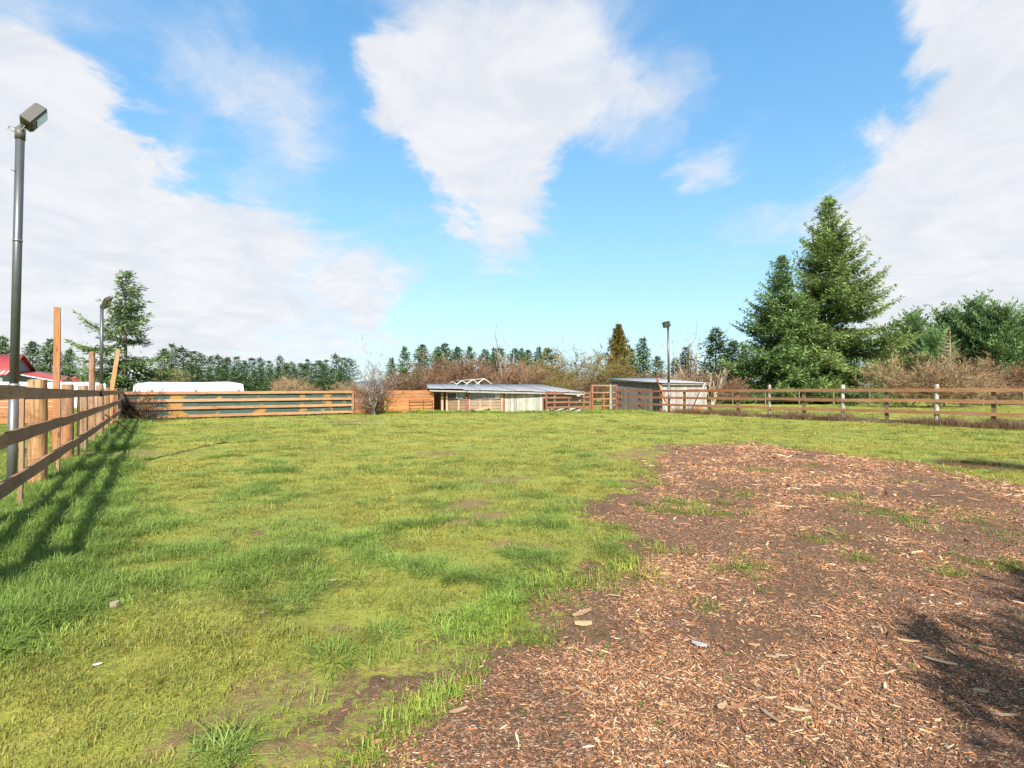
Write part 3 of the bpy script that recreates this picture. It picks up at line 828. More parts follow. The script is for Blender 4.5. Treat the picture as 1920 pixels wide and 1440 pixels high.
# third pole by the grey shed, lens facing the camera side
b3 = W(1254.5, 770, 31.3); b3.z = 0; d3 = b3.y
n3 = Vector((-.62, -.70, -.36)).normalized(); y3 = Vector((.70, -.60, .1)); y3 = (y3 - n3 * y3.dot(n3)).normalized(); z3 = (-n3).cross(y3)
flood_pole('floodlight pole standing in front of the grey plank shed', b3, W(1253, 617, d3), .075, .06, (-n3, y3, z3), dict(c=W(1250, 608, d3), x=.25, y=.42, z=.36), .35)

# ------------------------------------------------------------------ sheds
def corrugated(P00, P10, P11, P01, n, amp, name, parent, color, mat=None):
    """sheet with ribs running from the P0x edge to the P1x edge... across (P00->P10) there are n ribs"""
    V = []; Q = []; k = n * 4
    P00, P10, P11, P01 = (Vector(p) for p in (P00, P10, P11, P01))
    nrm = (P10 - P00).cross(P01 - P00).normalized()
    if nrm.z < 0: nrm = -nrm
    for layer in (0, -.006):
        for v in (0, .5, 1):
            for i in range(k + 1):
                u = i / k
                p = P00.lerp(P10, u).lerp(P01.lerp(P11, u), v)
                V.append(p + nrm * (amp * math.sin(u * n * 2 * math.pi) + layer))
    m = k + 1
    for ly in range(2):
        o = ly * 3 * m
        for r_ in range(2):
            for i in range(k):
                f = [o + r_ * m + i, o + r_ * m + i + 1, o + (r_ + 1) * m + i + 1, o + (r_ + 1) * m + i]
                Q.append(f if ly == 0 else f[::-1])
    for i in range(k): Q.append([i, 3 * m + i, 3 * m + i + 1, i + 1]); Q.append([2 * m + i, 2 * m + i + 1, 5 * m + i + 1, 5 * m + i])
    return link(name, np_mesh(name, V, Q, smooth=True), mat or ROOFM, parent, None, jit(color, .05))

# --- low open shed
YF = 32.3
def SX(px): return (px - 960) / FPX * YF
def SP(px, z, dy=0.): return Vector((SX(px), YF + dy, z))
sh = thing('low_shed', 'long low animal shed with corrugated metal roof and patched open front', 'shed', (0, YF, 0))
FL, FR_, BR, BL = W(802, 729.5, 31.5), W(1098, 736, 32.2), W(1012, 720.5, 37), W(800, 721, 35)
nsh = 9
for i in range(nsh):
    u0, u1 = i / nsh, (i + 1) / nsh + (.006 if i < nsh - 1 else 0)
    dz = Vector((0, 0, .012 * (i % 2) + (.05 if i < 2 else 0)))
    corrugated(FL.lerp(FR_, u0) + dz, FL.lerp(FR_, u1) + dz, BL.lerp(BR, u1) + dz, BL.lerp(BR, u0) + dz, 5, .012, 'roof_sheet', sh, (.27, .275, .28))
board('fascia', FL + Vector((.1, .06, -.1)), FL.lerp(FR_, .24) + Vector((0, .06, -.1)), .09, .03, sh, (.34, .32, .28))
board('fascia', FL.lerp(FR_, .245) + Vector((0, .05, -.11)), FR_ + Vector((-.05, .05, -.11)), .1, .03, sh, (.30, .28, .24))
board('beam', SP(809, 1.25, .1), SP(1096, 1.2, .12), .12, .06, sh, (.14, .09, .06))
zt = lambda px: float(np.interp(px, [805, 1097], [1.33, 1.17]))
for px, w, c in ((808, .17, (.34, .31, .28)), (829.5, .15, (.42, .30, .19)), (838, .12, (.42, .30, .19)), (876, .2, (.27, .085, .035)), (880.5, .08, (.45, .33, .22)), (941, .09, (.45, .33, .22)), (944.5, .14, (.25, .08, .035)), (1020, .2, (.27, .085, .035))):
    board('post', SP(px, -.1, -.03), SP(px, zt(px), -.03), w, .09, sh, c, up=(1, 0, 0))
# recessed orange end wall
for i in range(6):
    z = .11 + .2 * i; board('plank', SP(811, z, 1.15), SP(833, z, 1.15), .185, .03, sh, (.40, .13, .04))
# half wall
for i in range(4):
    z = .1 + .195 * i
    board('plank', SP(839, z, .02), SP(875, z, .02), .18, .025, sh, (.24, .15, .085)); board('plank', SP(880, z, .02), SP(941, z, .02), .18, .025, sh, (.33, .23, .15))
for px in (860, 900, 919.5): board('stud', SP(px, 0, -.02), SP(px, .8, -.02), .11, .04, sh, (.42, .30, .2), up=(1, 0, 0))
board('sill', SP(838.5, .83, -.01), SP(875, .8, -.01), .05, .09, sh, (.4, .3, .22)); board('sill', SP(880.5, .81, -.01), SP(941, .83, -.01), .05, .09, sh, (.4, .3, .22))
board('stud', SP(856, .83, .0), SP(856, 1.27, .0), .07, .05, sh, (.55, .53, .5), up=(1, 0, 0)); board('stud', SP(909.5, .83, .0), SP(909.5, 1.22, .0), .09, .05, sh, (.45, .34, .24), up=(1, 0, 0))
board('header', SP(838, 1.2, .015), SP(857, 1.24, .015), .06, .03, sh, (.6, .6, .58))
for a, b, c, mt in ((839, 854, (.03, .035, .035), TARP), (857, 874, (.22, .24, .26), GLASS), (881, 908, (.17, .20, .24), GLASS), (911, 928, (.18, .21, .26), GLASS), (928.3, 939.5, (.62, .60, .57), TARP)):  # the near-black sheet stands for shade inside an open bay
    board('pane', SP(a, 1.02, .05), SP(b, 1.02, .05), .42, .012, sh, c, mt)
# pale weathered planks
n = 13
for i in range(n):
    a = 947 + (1017 - 947) * (i + .5) / n
    board('plank', SP(a, -.05, .0 + random.uniform(-.008, .008)), SP(a, zt(a) - .05, .0), (70 / n) * YF / FPX - .012, .025, sh, jit((.40, .36, .32), .3), WOOD, up=(1, 0, 0))
# grey wall behind the open end, back and left walls
for i in range(12):
    a = 1022 + 70 * (i + .5) / 12
    board('plank', SP(a, -.05, .95), SP(a, 1.25, .95), 70 / 12 * 33.2 / FPX - .01, .02, sh, jit((.40, .39, .37), .15), WOOD, up=(1, 0, 0))
BLg, BRg = Vector((BL.x, BL.y, 0)), Vector((BR.x, BR.y, 0))
for i in range(7):
    z = .12 + .22 * i
    board('plank', BLg + Vector((.1, -.1, z)), BRg + Vector((-.1, -.1, z)), .21, .025, sh, (.16, .12, .09))
    board('plank', SP(807, z * .82, .1), BLg + Vector((.12, -.15, z * .95)), .19, .025, sh, (.2, .13, .09))
# litter by its front
o = board('plywood_sheet', SP(887, .06, -.75), SP(921, .34, -.4), .8, .018, None, (.46, .33, .2), up=(0, 1, .15)); tag(o, 'loose plywood sheet tilted against the low shed half wall', 'board')
q = MB()
for i in range(6):
    for j in range(3):
        pass
V = []; Q = []
for i in range(13):
    for j in range(6):
        V.append((SX(878 + 22 * i / 12), YF - 1.25 + .14 * j, .05 + .14 * math.exp(-((i - 5) / 4) ** 2) * math.sin(math.pi * (j + .5) / 6) + .02 * math.sin(i * 2.1 + j)))
for i in range(12):
    for j in range(5): Q.append([i * 6 + j, (i + 1) * 6 + j, (i + 1) * 6 + j + 1, i * 6 + j + 1])
o = link('black_tarp', np_mesh('tarp', V, Q, smooth=True), TARP, None, None, (.02, .02, .02)); tag(o, 'crumpled black plastic sheet in the grass by the low shed', 'tarp')

# --- white pipe frame behind it
gf = thing('greenhouse_frame', 'white bare pipe greenhouse frame rising behind the low shed roof', 'frame', (-2.5, 37.5, 0))
aps = []
for i in range(5):
    f = i / 4; ap = W(908, 710.5, 38.0).lerp(W(831, 717, 44.5), f); aps.append(ap)
    hw = 1.05 * 1.0; side = V_
    l, r_ = ap - side * hw, ap + side * hw; l.z = r_.z = ap.z - .62
    q = MB(); q.tube([Vector((l.x, l.y, 0)), l, ap - side * .08 + Vector((0, 0, -.02)), ap + side * .08 + Vector((0, 0, -.02)), r_, Vector((r_.x, r_.y, 0))], .028, 6); q.build('rafter', PAINT, gf, (.78, .78, .76), True)
q = MB(); q.tube([aps[0] + Vector((0, 0, .02)), aps[2] + Vector((0, 0, .03)), aps[-1] + Vector((0, 0, .02))], .026, 6); q.build('ridge_pipe', PAINT, gf, (.6, .58, .54), True)
q = MB(); q.tube([aps[0] - V_ * 1.05 - Vector((0, 0, .62)), aps[-1] - V_ * 1.05 - Vector((0, 0, .62))], .024, 6); q.build('side_pipe', PAINT, gf, (.75, .75, .72), True)

# --- grey plank shed
g0 = W(1238, 728, 33.0); g0.z = 0
gL = g0 + U * 4.4; gR = g0 + V_ * 4.9; gB = gL + V_ * 4.9
gs = thing('plank_shed', 'weathered grey plank shed with sheet metal roof behind the right fence', 'shed', g0)
def wall_planks(a, b, za, zb, n, color, out, skip=()):
    for i in range(n):
        if i in skip: continue
        f = (i + .5) / n; p = a.lerp(b, f); h = za + (zb - za) * f
        nrm = out * random.uniform(-.006, .006)
        board('plank', p + nrm + Vector((0, 0, .02)), p + nrm + Vector((0, 0, h)), (b - a).length / n - .014, .024, gs, jit(color, .22), WOOD, up=(b - a).normalized())
wall_planks(g0, gL, 1.78, 2.0, 20, (.14, .125, .115), -V_)
wall_planks(g0 + V_ * .05, gR, 1.75, 1.75, 20, (.37, .345, .31), -U)
wall_planks(gR, gB, 1.75, 2.05, 10, (.26, .24, .21), V_)
wall_planks(gL, gB, 2.05, 2.05, 10, (.22, .2, .18), U)
for p, c in ((g0, (.4, .36, .3)), (gR, (.52, .48, .42)), (gL, (.5, .47, .42))):
    board('corner_post', p - V_ * .03 - U * .03, p - V_ * .03 - U * .03 + Vector((0, 0, 1.8)), .12, .1, gs, c, up=V_)
board('fascia', g0 - V_ * .13 + Vector((0, 0, 1.86)), gL - V_ * .13 + Vector((0, 0, 2.06)), .1, .03, gs, (.38, .35, .3))
board('fascia', g0 - U * .15 + Vector((0, 0, 1.78)), gR - U * .15 + Vector((0, 0, 1.78)), .12, .03, gs, (.30, .27, .23))
ov = .25
r00, r10 = g0 - V_ * ov - U * ov + Vector((0, 0, 1.86)), gR + V_ * ov - U * ov + Vector((0, 0, 1.85))
r01, r11 = gL - V_ * ov + U * ov + Vector((0, 0, 2.2)), gB + V_ * ov + U * ov + Vector((0, 0, 2.3))
for i in range(6):
    u0, u1 = i / 6, (i + 1) / 6 + (.01 if i < 5 else 0); dz = Vector((0, 0, .012 * (i % 2)))
    corrugated(r00.lerp(r10, u0) + dz, r00.lerp(r10, u1) + dz, r01.lerp(r11, u1) + dz, r01.lerp(r11, u0) + dz, 5, .012, 'roof_sheet', gs, (.40, .40, .40))
# boards leaned against it
for a, b, w, c, lb in ((W(1259, 772, 32.1), W(1230, 709, 32.95), .16, (.45, .15, .045), 'long bright orange board leaning over the grey shed corner'),
                       (W(1250, 772, 32.2), W(1236, 727, 32.8), .14, (.48, .45, .41), 'short pale board leaning left of the orange one'),
                       (W(1264, 772, 32.3), W(1247, 730, 33.0), .13, (.45, .43, .40), 'grey board leaning on the shed right of the orange one'),
                       (W(1300, 770, 33.8), W(1322, 718, 34.9), .12, (.50, .48, .45), 'pale board leaning outward at the shed right corner')):
    a.z = max(a.z, .02); tag(board('leaning_board', a, b, w, .035, None, c, up=V_), lb, 'board')
pb = board('orange_panel', W(1303, 765, 33.9) + Vector((0, 0, -.1)), W(1316, 765, 34.2) + Vector((0, 0, -.1)), .4, .03, None, (.5, .17, .04)); tag(pb, 'small orange panel low on the grey shed front', 'panel')

# ------------------------------------------------------------------ white covers and red-roofed barn on the left
def hoop_cover(name, label, A, B, width, h0, h1, flare, color, sag=.06):
    A, B = Vector(A), Vector(B); x = (B - A).normalized(); y = Vector((-x.y, x.x, 0)); n = 24; prof = [(-1, 0), (-1, .8), (-.95, .93), (-.5, .98), (0, 1), (.5, .98), (.95, .93), (1, .8), (1, 0)]
    V = []; Q = []
    for i in range(n + 1):
        f = i / n; p = A.lerp(B, f)
        e = max(0, abs(f - .5) * 2 - .86) / .14
        for (a, z) in prof:
            hh = h0 + (h1 - h0) * f - sag * math.sin(math.pi * f) - sag * .1 * math.sin(f * 14)
            V.append(p + y * a * width / 2 * (1 + flare * e) + Vector((0, 0, z * hh * (1 - .06 * e))) + x * (0 if z > .5 else (.12 * (1 if f > .5 else -1) * e)))
    k = len(prof)
    for i in range(n):
        for j in range(k - 1): Q.append([i * k + j, (i + 1) * k + j, (i + 1) * k + j + 1, i * k + j + 1])
    t = thing(name, label, 'tarp shelter', A)
    link('cover', np_mesh('cover', V, Q, smooth=True), TARP, t, None, color)
    for o, m_ in ((0, -1), (n * k, 1)):
        ce = sum((Vector(V[o + j]) for j in range(k)), Vector()) / k
        ev = [ce] + [Vector(V[o + j]) for j in range(k)]
        link('end_sheet', np_mesh('end_sheet', ev, np.zeros((0, 4)), T=[[0, j + 1, (j + 1) % k + 1] for j in range(k)]), TARP, t, None, color)
        q = MB(); q.tube([V[o + j] for j in range(k)], .03, 5, False); q.build('end_hoop', PAINT, t, (.6, .6, .62))
    return t
a = W(264, 728, 33.5); b = W(441, 728, 38.5); a.z = b.z = 0
hoop_cover('white_cover', 'white sheeted shelter with sagging top behind the green back fence', a, b, 2.2, 1.95, 2.02, .08, (.56, .58, .61))
a = W(-130, 728, 34); b = W(196, 728, 40); a.z = b.z = 0
hoop_cover('white_cover', 'long low white shelter roof behind the orange boards at far left', a, b, 2.4, 1.98, 2.0, .0, (.56, .58, .61), .02)

def barn():
    t = thing('red_roof_barn', 'grey barn with red metal roof at the far left edge', 'barn', W(20, 728, 48) - Vector((0, 0, 1.5)))
    ap = W(36, 666, 48); dirr = Vector((-.9, -.35, 0)).normalized(); sd_ = Vector((.35, -.9, 0)).normalized()
    # gable end faces right; ridge runs left
    sd_ = Vector((-.34, .94, 0)).normalized(); dirr = Vector((-.94, -.34, 0)).normalized()
    hw = 2.6; eave = ap.z - 1.75
    e0 = ap + sd_ * hw; e1 = ap - sd_ * hw
    def gp_(p, z): return Vector((p.x, p.y, z))
    # gable wall as upright panels, shared shape cut to the slope
    nP = 12; 
    for i in range(nP):
        f0, f1 = -1 + 2 * i / nP, -1 + 2 * (i + 1) / nP - .006
        h = lambda f: eave + (ap.z - .08 - eave) * (1 - abs(f))
        p0, p1 = ap + sd_ * hw * f0, ap + sd_ * hw * f1
        V = [gp_(p0, 0), gp_(p1, 0), gp_(p1, h(f1)), gp_(p0, h(f0))]; V += [v + dirr * .03 for v in V]
        Q = [[0, 1, 2, 3], [7, 6, 5, 4], [0, 4, 5, 1], [1, 5, 6, 2], [2, 6, 7, 3], [3, 7, 4, 0]]
        link('gable_panel', np_mesh('panel', V, Q), PAINT, t, None, jit((.20, .215, .24), .04))
    Lr = 12
    for sgn in (-1, 1):
        e = ap + sd_ * hw * sgn * 1.12
        lo = gp_(e, eave - .2); hi = ap + Vector((0, 0, .03))
        corrugated(lo - dirr * .35, lo + dirr * Lr, hi + dirr * Lr, hi - dirr * .35, 30, .02, 'roof_slope', t, (.42, .055, .05))
        p = gp_(ap + sd_ * hw * sgn, 0)
        q = MB(); q.box(p + dirr * Lr / 2 + Vector((0, 0, eave / 2)), dirr * Lr / 2, sd_ * .03, Vector((0, 0, eave / 2 - .05))); q.build('side_wall', PAINT, t, (.22, .23, .25))
    # lean-to with a low red roof
    a0 = W(30, 699, 47.5); a1 = W(116, 714.5, 46.0)
    back = dirr * 0 + Vector((-.55, .83, 0)) * 4
    corrugated(a0, a1, a1 + back + Vector((0, 0, .5)), a0 + back + Vector((0, 0, .5)), 16, .02, 'lean_to_roof', t, (.42, .055, .05))
    q = MB(); q.bar(a0 + Vector((0, 0, -.10)), a1 + Vector((0, 0, -.10)), .1, .04); q.build('lean_to_fascia', PAINT, t, (.6, .6, .6))
    for p in (a0, a0.lerp(a1, .5), a1): round_post('lean_to_post', Vector((p.x, p.y + .3, 0)), p + Vector((0, .3, -.1)), .09, t, GREYW)
    for i in range(8):
        f = i / 8; p = a0.lerp(a1, f) + Vector((0, .6, 0)); p2 = a0.lerp(a1, f + .123) + Vector((0, .6, 0))
        q = MB(); q.box((p + p2) / 2 * Vector((1, 1, 0)).x if False else Vector(((p.x + p2.x) / 2, (p.y + p2.y) / 2, .8)), (p2 - p) / 2 * 1.0, Vector((.0, .02, 0)), Vector((0, 0, .8))); q.build('wall_panel', PAINT, t, (.12, .11, .11))
    q = MB(); q.bar(gp_(ap + sd_ * hw * 1.05, 0) - dirr * .1, gp_(ap + sd_ * hw * 1.05, eave - .2) - dirr * .1, .08, .08, up=(1, 0, 0)); q.build('downpipe', PAINT, t, (.05, .05, .05))
barn()
def red_cupola():
    t = thing('small_red_roof', 'small red peaked roof between the fence posts at the left', 'shed', W(142, 728, 50) - Vector((0, 0, 1.5)))
    c = W(142, 704, 50); s = .55; z0 = c.z - .55
    V = [c] + [Vector((c.x + dx * s, c.y + dy * s, z0)) for dx, dy in ((-1, -1), (1, -1), (1, 1), (-1, 1))]
    link('roof', np_mesh('roof', V, np.zeros((0, 4)), T=[[0, 1, 2], [0, 2, 3], [0, 3, 4], [0, 4, 1]]), ROOFM, t, None, (.42, .06, .05))
    q = MB(); q.box((c.x, c.y, z0 / 2), (s * .85, 0, 0), (0, s * .85, 0), (0, 0, z0 / 2 - .01)); q.build('wall', PAINT, t, (.2, .2, .22))
red_cupola()

# ------------------------------------------------------------------ trees
def unit(a): return a / np.maximum(np.linalg.norm(a, axis=-1, keepdims=True), 1e-9)
def cards(C, D, Sd, l, w, col):
    """diamond leaf sprays"""
    l = l[:, None]; w = w[:, None]
    V = np.stack([C, C + D * l * .45 + Sd * w * .5, C + D * l, C + D * l * .45 - Sd * w * .5], 1).reshape(-1, 3)
    Q = np.arange(len(V)).reshape(-1, 4)
    return V, Q, np.repeat(col, 4, 0)
def seg_tubes(P0, P1, R0, R1, k=3):
    """straight tapering twigs, vectorised"""
    P0, P1 = np.asarray(P0, float), np.asarray(P1, float); R0 = np.asarray(R0)[:, None]; R1 = np.asarray(R1)[:, None]
    d = unit(P1 - P0); a = np.where(np.abs(d[:, 2:3]) < .9, np.array([[0, 0, 1.]]), np.array([[1., 0, 0]]))
    x = unit(np.cross(d, a)); y = np.cross(d, x)
    V = []
    for P, r_ in ((P0, R0), (P1, R1)):
        for j in range(k):
            t = 2 * math.pi * j / k; V.append(P + (x * math.cos(t) + y * math.sin(t)) * r_)
    V = np.stack(V, 1); n = len(P0)
    base = (np.arange(n) * 2 * k)[:, None, None]
    q = np.array([[j, (j + 1) % k, k + (j + 1) % k, k + j] for j in range(k)])[None]
    return V.reshape(-1, 3), (base + q).reshape(-1, 4)

def conifer_meshes(seed, H, Rad, style='fir', lo=.04, dens=1., lvl=.42, card=.30, green=((.022, .050, .016), (.06, .105, .03)), gap=.1, asym=.25, nb=6):
    """returns crown mesh, trunk mesh"""
    g = np.random.default_rng(seed)
    C, D, Sd, Ln, Wd, Cl = [], [], [], [], [], []
    B0, B1, BR0, BR1 = [], [], [], []
    z = H * lo
    lean = g.uniform(-.012, .012, 2) * H
    ph = g.uniform(0, 6.28, 3)
    while z < H * .985:
        f = (H - z) / H                                # 1 at base, 0 at top
        if style == 'fir': prof = f ** .9 * (1 - .10 * max(0, f - .8) / .2)
        elif style == 'cedar': prof = math.sin(min(1, f * 1.15) * math.pi * .5) ** .9
        else: prof = math.sqrt(max(0, 1 - (1 - f * 1.08) ** 2)) if f < .92 else .9      # round pine
        nbr = max(3, int(nb * (.6 + .4 * f) * g.uniform(.8, 1.2)))
        a0 = g.uniform(0, 6.28)
        for b in range(nbr):
            if g.random() < gap: continue
            az = a0 + 2 * math.pi * b / nbr + g.normal() * .25
            side = 1 + asym * (math.sin(az + ph[0]) * .6 + math.sin(2 * az + z * .5 + ph[1]) * .4)
            L = max(.16, Rad * prof * side * g.uniform(.62, 1.12))
            el0 = {'fir': .62 - 1.05 * f, 'cedar': .9 - .6 * f, 'pine': .75 - .55 * f}[style] + g.normal() * .12
            n = max(3, int(L / .28 / max(.6, card / .3)))
            t = np.linspace(.12, 1, n)
            dirh = np.array([math.cos(az), math.sin(az), 0.])
            # droops in the middle, lifts at the tip
            hz = L * t * math.cos(el0)
            vz = L * (t * math.sin(el0) - (.20 if style == 'fir' else .05) * np.sin(math.pi * t * .8) * f + (.16 if style != 'cedar' else .1) * t ** 3)
            P = np.array([lean[0] * (z / H), lean[1] * (z / H), z]) + dirh * hz[:, None] + np.array([0, 0, 1.]) * vz[:, None]
            base = np.array([lean[0] * (z / H), lean[1] * (z / H), z])
            pts = np.vstack([base, P[::max(1, n // 4)], P[-1:]])
            rr = np.linspace(.012 + .011 * L, .004, len(pts))
            B0 += list(pts[:-1]); B1 += list(pts[1:]); BR0 += list(rr[:-1]); BR1 += list(rr[1:])
            tang = unit(np.gradient(P, axis=0)); lat = unit(np.cross(tang, [0, 0, 1.]))
            shade = g.uniform(.55, 1.25)
            for s in (-1, 1, 0):
                ll = np.clip((1.05 - t) * L * .55, min(.3, L * .55), 1.3) * g.uniform(.7, 1.15, n) * (1 if s else .6)
                m = np.maximum(2, (ll / (card * .2) * dens).astype(int))
                idx = np.repeat(np.arange(n), m)
                u = g.random(len(idx))
                ld = unit(tang[idx] * (.55 if s else 1.) + s * lat[idx] * .85 + np.stack([g.normal(0, .16, len(idx)), g.normal(0, .16, len(idx)), g.normal(-.10 if style == 'fir' else .22, .22, len(idx))], 1))
                c = P[idx] + ld * (ll[idx] * u)[:, None] + g.normal(0, .03, (len(idx), 3)) * (card / .3)
                dd = unit(ld + g.normal(0, .38, (len(idx), 3)) + np.array([0, 0, -.12 if style == 'fir' else .3]))
                ss = unit(np.cross(dd, unit(g.normal(0, .55, (len(idx), 3)) + [0, 0, 1.])))
                C.append(c); D.append(dd); Sd.append(ss)
                Ln.append(card * g.uniform(.6, 1.25, len(idx))); Wd.append(card * g.uniform(.18, .40, len(idx)))
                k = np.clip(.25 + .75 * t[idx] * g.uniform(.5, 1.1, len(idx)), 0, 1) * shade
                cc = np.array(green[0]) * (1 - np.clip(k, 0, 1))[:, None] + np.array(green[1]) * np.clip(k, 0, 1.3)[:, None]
                Cl.append(cc)
        z += lvl * g.uniform(.75, 1.25) * (.55 + .45 * f)
    C, D, Sd, Ln, Wd, Cl = map(np.concatenate, (C, D, Sd, Ln, Wd, Cl))
    V, Q, K = cards(C, D, Sd, Ln, Wd, Cl)
    bv, bq = seg_tubes(B0, B1, BR0, BR1, 3)
    K = np.vstack([K, np.tile([[.06, .04, .028]], (len(bv), 1))])
    crown = np_mesh('crown', np.vstack([V, bv]), np.vstack([Q, bq + len(V)]), K)
    crown.materials.append(LEAF)
    mb = MB(); zs = np.linspace(-.2, H * .98, 9)
    mb.tube([(lean[0] * max(0, zz) / H, lean[1] * max(0, zz) / H, zz) for zz in zs], [max(.012, .014 * H * (1 - max(0, zz) / H) ** .9 + (.05 if zz < 0 else 0)) for zz in zs], 8)
    trunk = mb.mesh('trunk', True); trunk.materials.append(BARK)
    return crown, trunk

def tree(name, label, cat, meshes, loc, scale=(1, 1, 1), rz=0., group=None, tcol=(.09, .06, .045)):
    t = thing(name, label, cat, loc, group)
    M = Matrix.Translation(loc) @ Matrix.Rotation(rz, 4, 'Z') @ Matrix.Diagonal((*scale, 1))
    for nm, me in zip(('crown', 'trunk'), meshes):
        if me is not None: link(nm, me, None, t, M, tcol)
    return t
def ground_at(px, d): return Vector(((px - 960) / FPX * d, d, 0))
def top_h(py, d): return EYE + (HOR - py) * d / FPX

# --- the two big firs on the right
d = 52
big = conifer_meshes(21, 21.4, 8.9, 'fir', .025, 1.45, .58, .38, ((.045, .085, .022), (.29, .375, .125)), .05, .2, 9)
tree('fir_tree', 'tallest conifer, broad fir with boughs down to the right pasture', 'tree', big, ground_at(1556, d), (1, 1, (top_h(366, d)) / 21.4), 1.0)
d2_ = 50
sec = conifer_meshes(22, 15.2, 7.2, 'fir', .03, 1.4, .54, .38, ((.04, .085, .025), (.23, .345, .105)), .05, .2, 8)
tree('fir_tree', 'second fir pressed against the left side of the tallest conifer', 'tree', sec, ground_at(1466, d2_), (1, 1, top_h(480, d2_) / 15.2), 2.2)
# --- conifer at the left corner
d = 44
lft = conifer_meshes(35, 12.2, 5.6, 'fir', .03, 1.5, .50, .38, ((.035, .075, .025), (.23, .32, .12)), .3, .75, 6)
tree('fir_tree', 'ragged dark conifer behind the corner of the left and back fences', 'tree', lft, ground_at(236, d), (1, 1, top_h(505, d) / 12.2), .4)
# --- shared conifer shapes
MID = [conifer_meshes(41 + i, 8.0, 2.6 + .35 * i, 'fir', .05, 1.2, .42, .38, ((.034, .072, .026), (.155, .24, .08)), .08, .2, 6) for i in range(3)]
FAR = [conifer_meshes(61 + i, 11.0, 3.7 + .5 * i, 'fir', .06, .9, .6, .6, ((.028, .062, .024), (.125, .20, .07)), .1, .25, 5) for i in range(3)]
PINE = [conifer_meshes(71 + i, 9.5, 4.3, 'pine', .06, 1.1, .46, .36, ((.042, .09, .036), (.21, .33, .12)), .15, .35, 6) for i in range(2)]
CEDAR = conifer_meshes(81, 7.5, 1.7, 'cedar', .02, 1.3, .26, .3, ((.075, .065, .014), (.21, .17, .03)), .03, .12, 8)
def mid(px, py, d, k, label, wide=1., group=None, name='conifer', pool=MID, hh=8.0):
    h = top_h(py, d); s = h / hh
    return tree(name, label, 'tree', pool[k], ground_at(px, d), (s * wide, s * wide, s), random.uniform(0, 6), group)
tree('cypress_tree', 'rusty olive cone-shaped cypress rising between the two sheds', 'tree', CEDAR, ground_at(1160, 50), (1.05, 1.05, top_h(611, 50) / 7.5), .5)
mid(1207, 635, 56, 0, 'slender dark conifer just right of the rusty cypress', 1.25)
mid(1184, 655, 60, 1, 'small conifer half hidden behind the rusty cypress', 1.1)
mid(1234, 668, 60, 2, 'low conifer left of the pole by the grey shed', 1.3)
mid(1266, 672, 62, 1, 'low conifer just right of the pole by the grey shed', 1.4)
mid(1284, 652, 58, 0, 'conifer at the foot of the bare poplar', 1.35)
mid(1342, 617, 55, 1, 'dark green conifer between the bare poplar and the tall firs', 1.5)
mid(1372, 640, 60, 2, 'conifer tucked in at the left foot of the tall firs', 1.5)
mid(1395, 650, 62, 0, 'conifer mostly hidden behind the second fir', 1.0)
row = [(735, 672, 'low conifer right of the bare multi-stemmed tree'), (759, 650, 'pointed conifer first right of the bare multi-stemmed tree'), (792, 647, 'narrow spire conifer standing clear above the brown brush'),
       (821, 651, 'left one of a close pair of conifers above the orange fence end'), (835, 646, 'right one of a close pair of conifers above the orange fence end'), (859, 650, 'conifer left of the greenhouse frame ridge, loose top'),
       (881, 650, 'conifer right above the greenhouse frame'), (909, 656, 'small conifer at the right end of the greenhouse frame'), (926, 654, 'conifer left of the dead snag'), (938, 655, 'conifer touching the left side of the dead snag'),
       (966, 653, 'conifer right of the dead snag'), (978, 654, 'second conifer right of the dead snag'), (990, 657, 'third conifer right of the dead snag'), (1011, 652, 'fuller conifer left of the large bare willow'), (1028, 653, 'conifer at the left shoulder of the large bare willow')]
for i, (px, py, lb) in enumerate(row):
    mid(px, py, 66 + (i * 7) % 17, (i * 5 + i // 3) % 3, lb, (1.25, .95, 1.5, 1.1, 1.7)[i % 5])
for px, py, lb in ((4, 632, 'conifer top above the red roofed barn at the left edge'), (62, 640, 'conifer behind the red barn gable'), (96, 637, 'pointed conifer between the barn and the tall orange post'), (128, 655, 'conifer behind the tall orange post'), (-30, 640, None)):
    if lb: mid(px, py, 80, int(px) % 3, lb, 1.25)
# --- dense wood behind the back fence
gw = 'conifers of the wood behind the green fence'
xs = [(308, 650), (322, 645), (343, 655), (362, 658), (378, 664), (395, 666), (411, 668), (427, 667), (443, 670), (458, 672), (473, 672), (489, 675), (505, 676), (524, 670), (537, 679), (549, 680), (562, 678), (577, 675), (597, 672), (611, 675), (631, 668), (644, 670), (655, 675)]
for i, (px, py) in enumerate(xs):
    d = 118 + (i * 11) % 19
    mid(px, py - (i * 13) % 9 + 3, d, (i * 7 + i // 3) % 3, 'tall dark conifer in the close front row of the wood behind the green fence', (1.3, 1.05, 1.6, 1.2)[i % 4], gw, 'forest_conifer', FAR, 11.0)
for i in range(22):
    px = 292 + i * 16.4 + random.uniform(-4, 4); d = 104 + random.uniform(0, 8)
    mid(px, 686 + random.uniform(-6, 8), d, (i + 1) % 3, 'shorter conifer at the near edge of the wood behind the green fence', 1.35, 'shorter conifers along the edge of the wood', 'forest_conifer', FAR, 11.0)
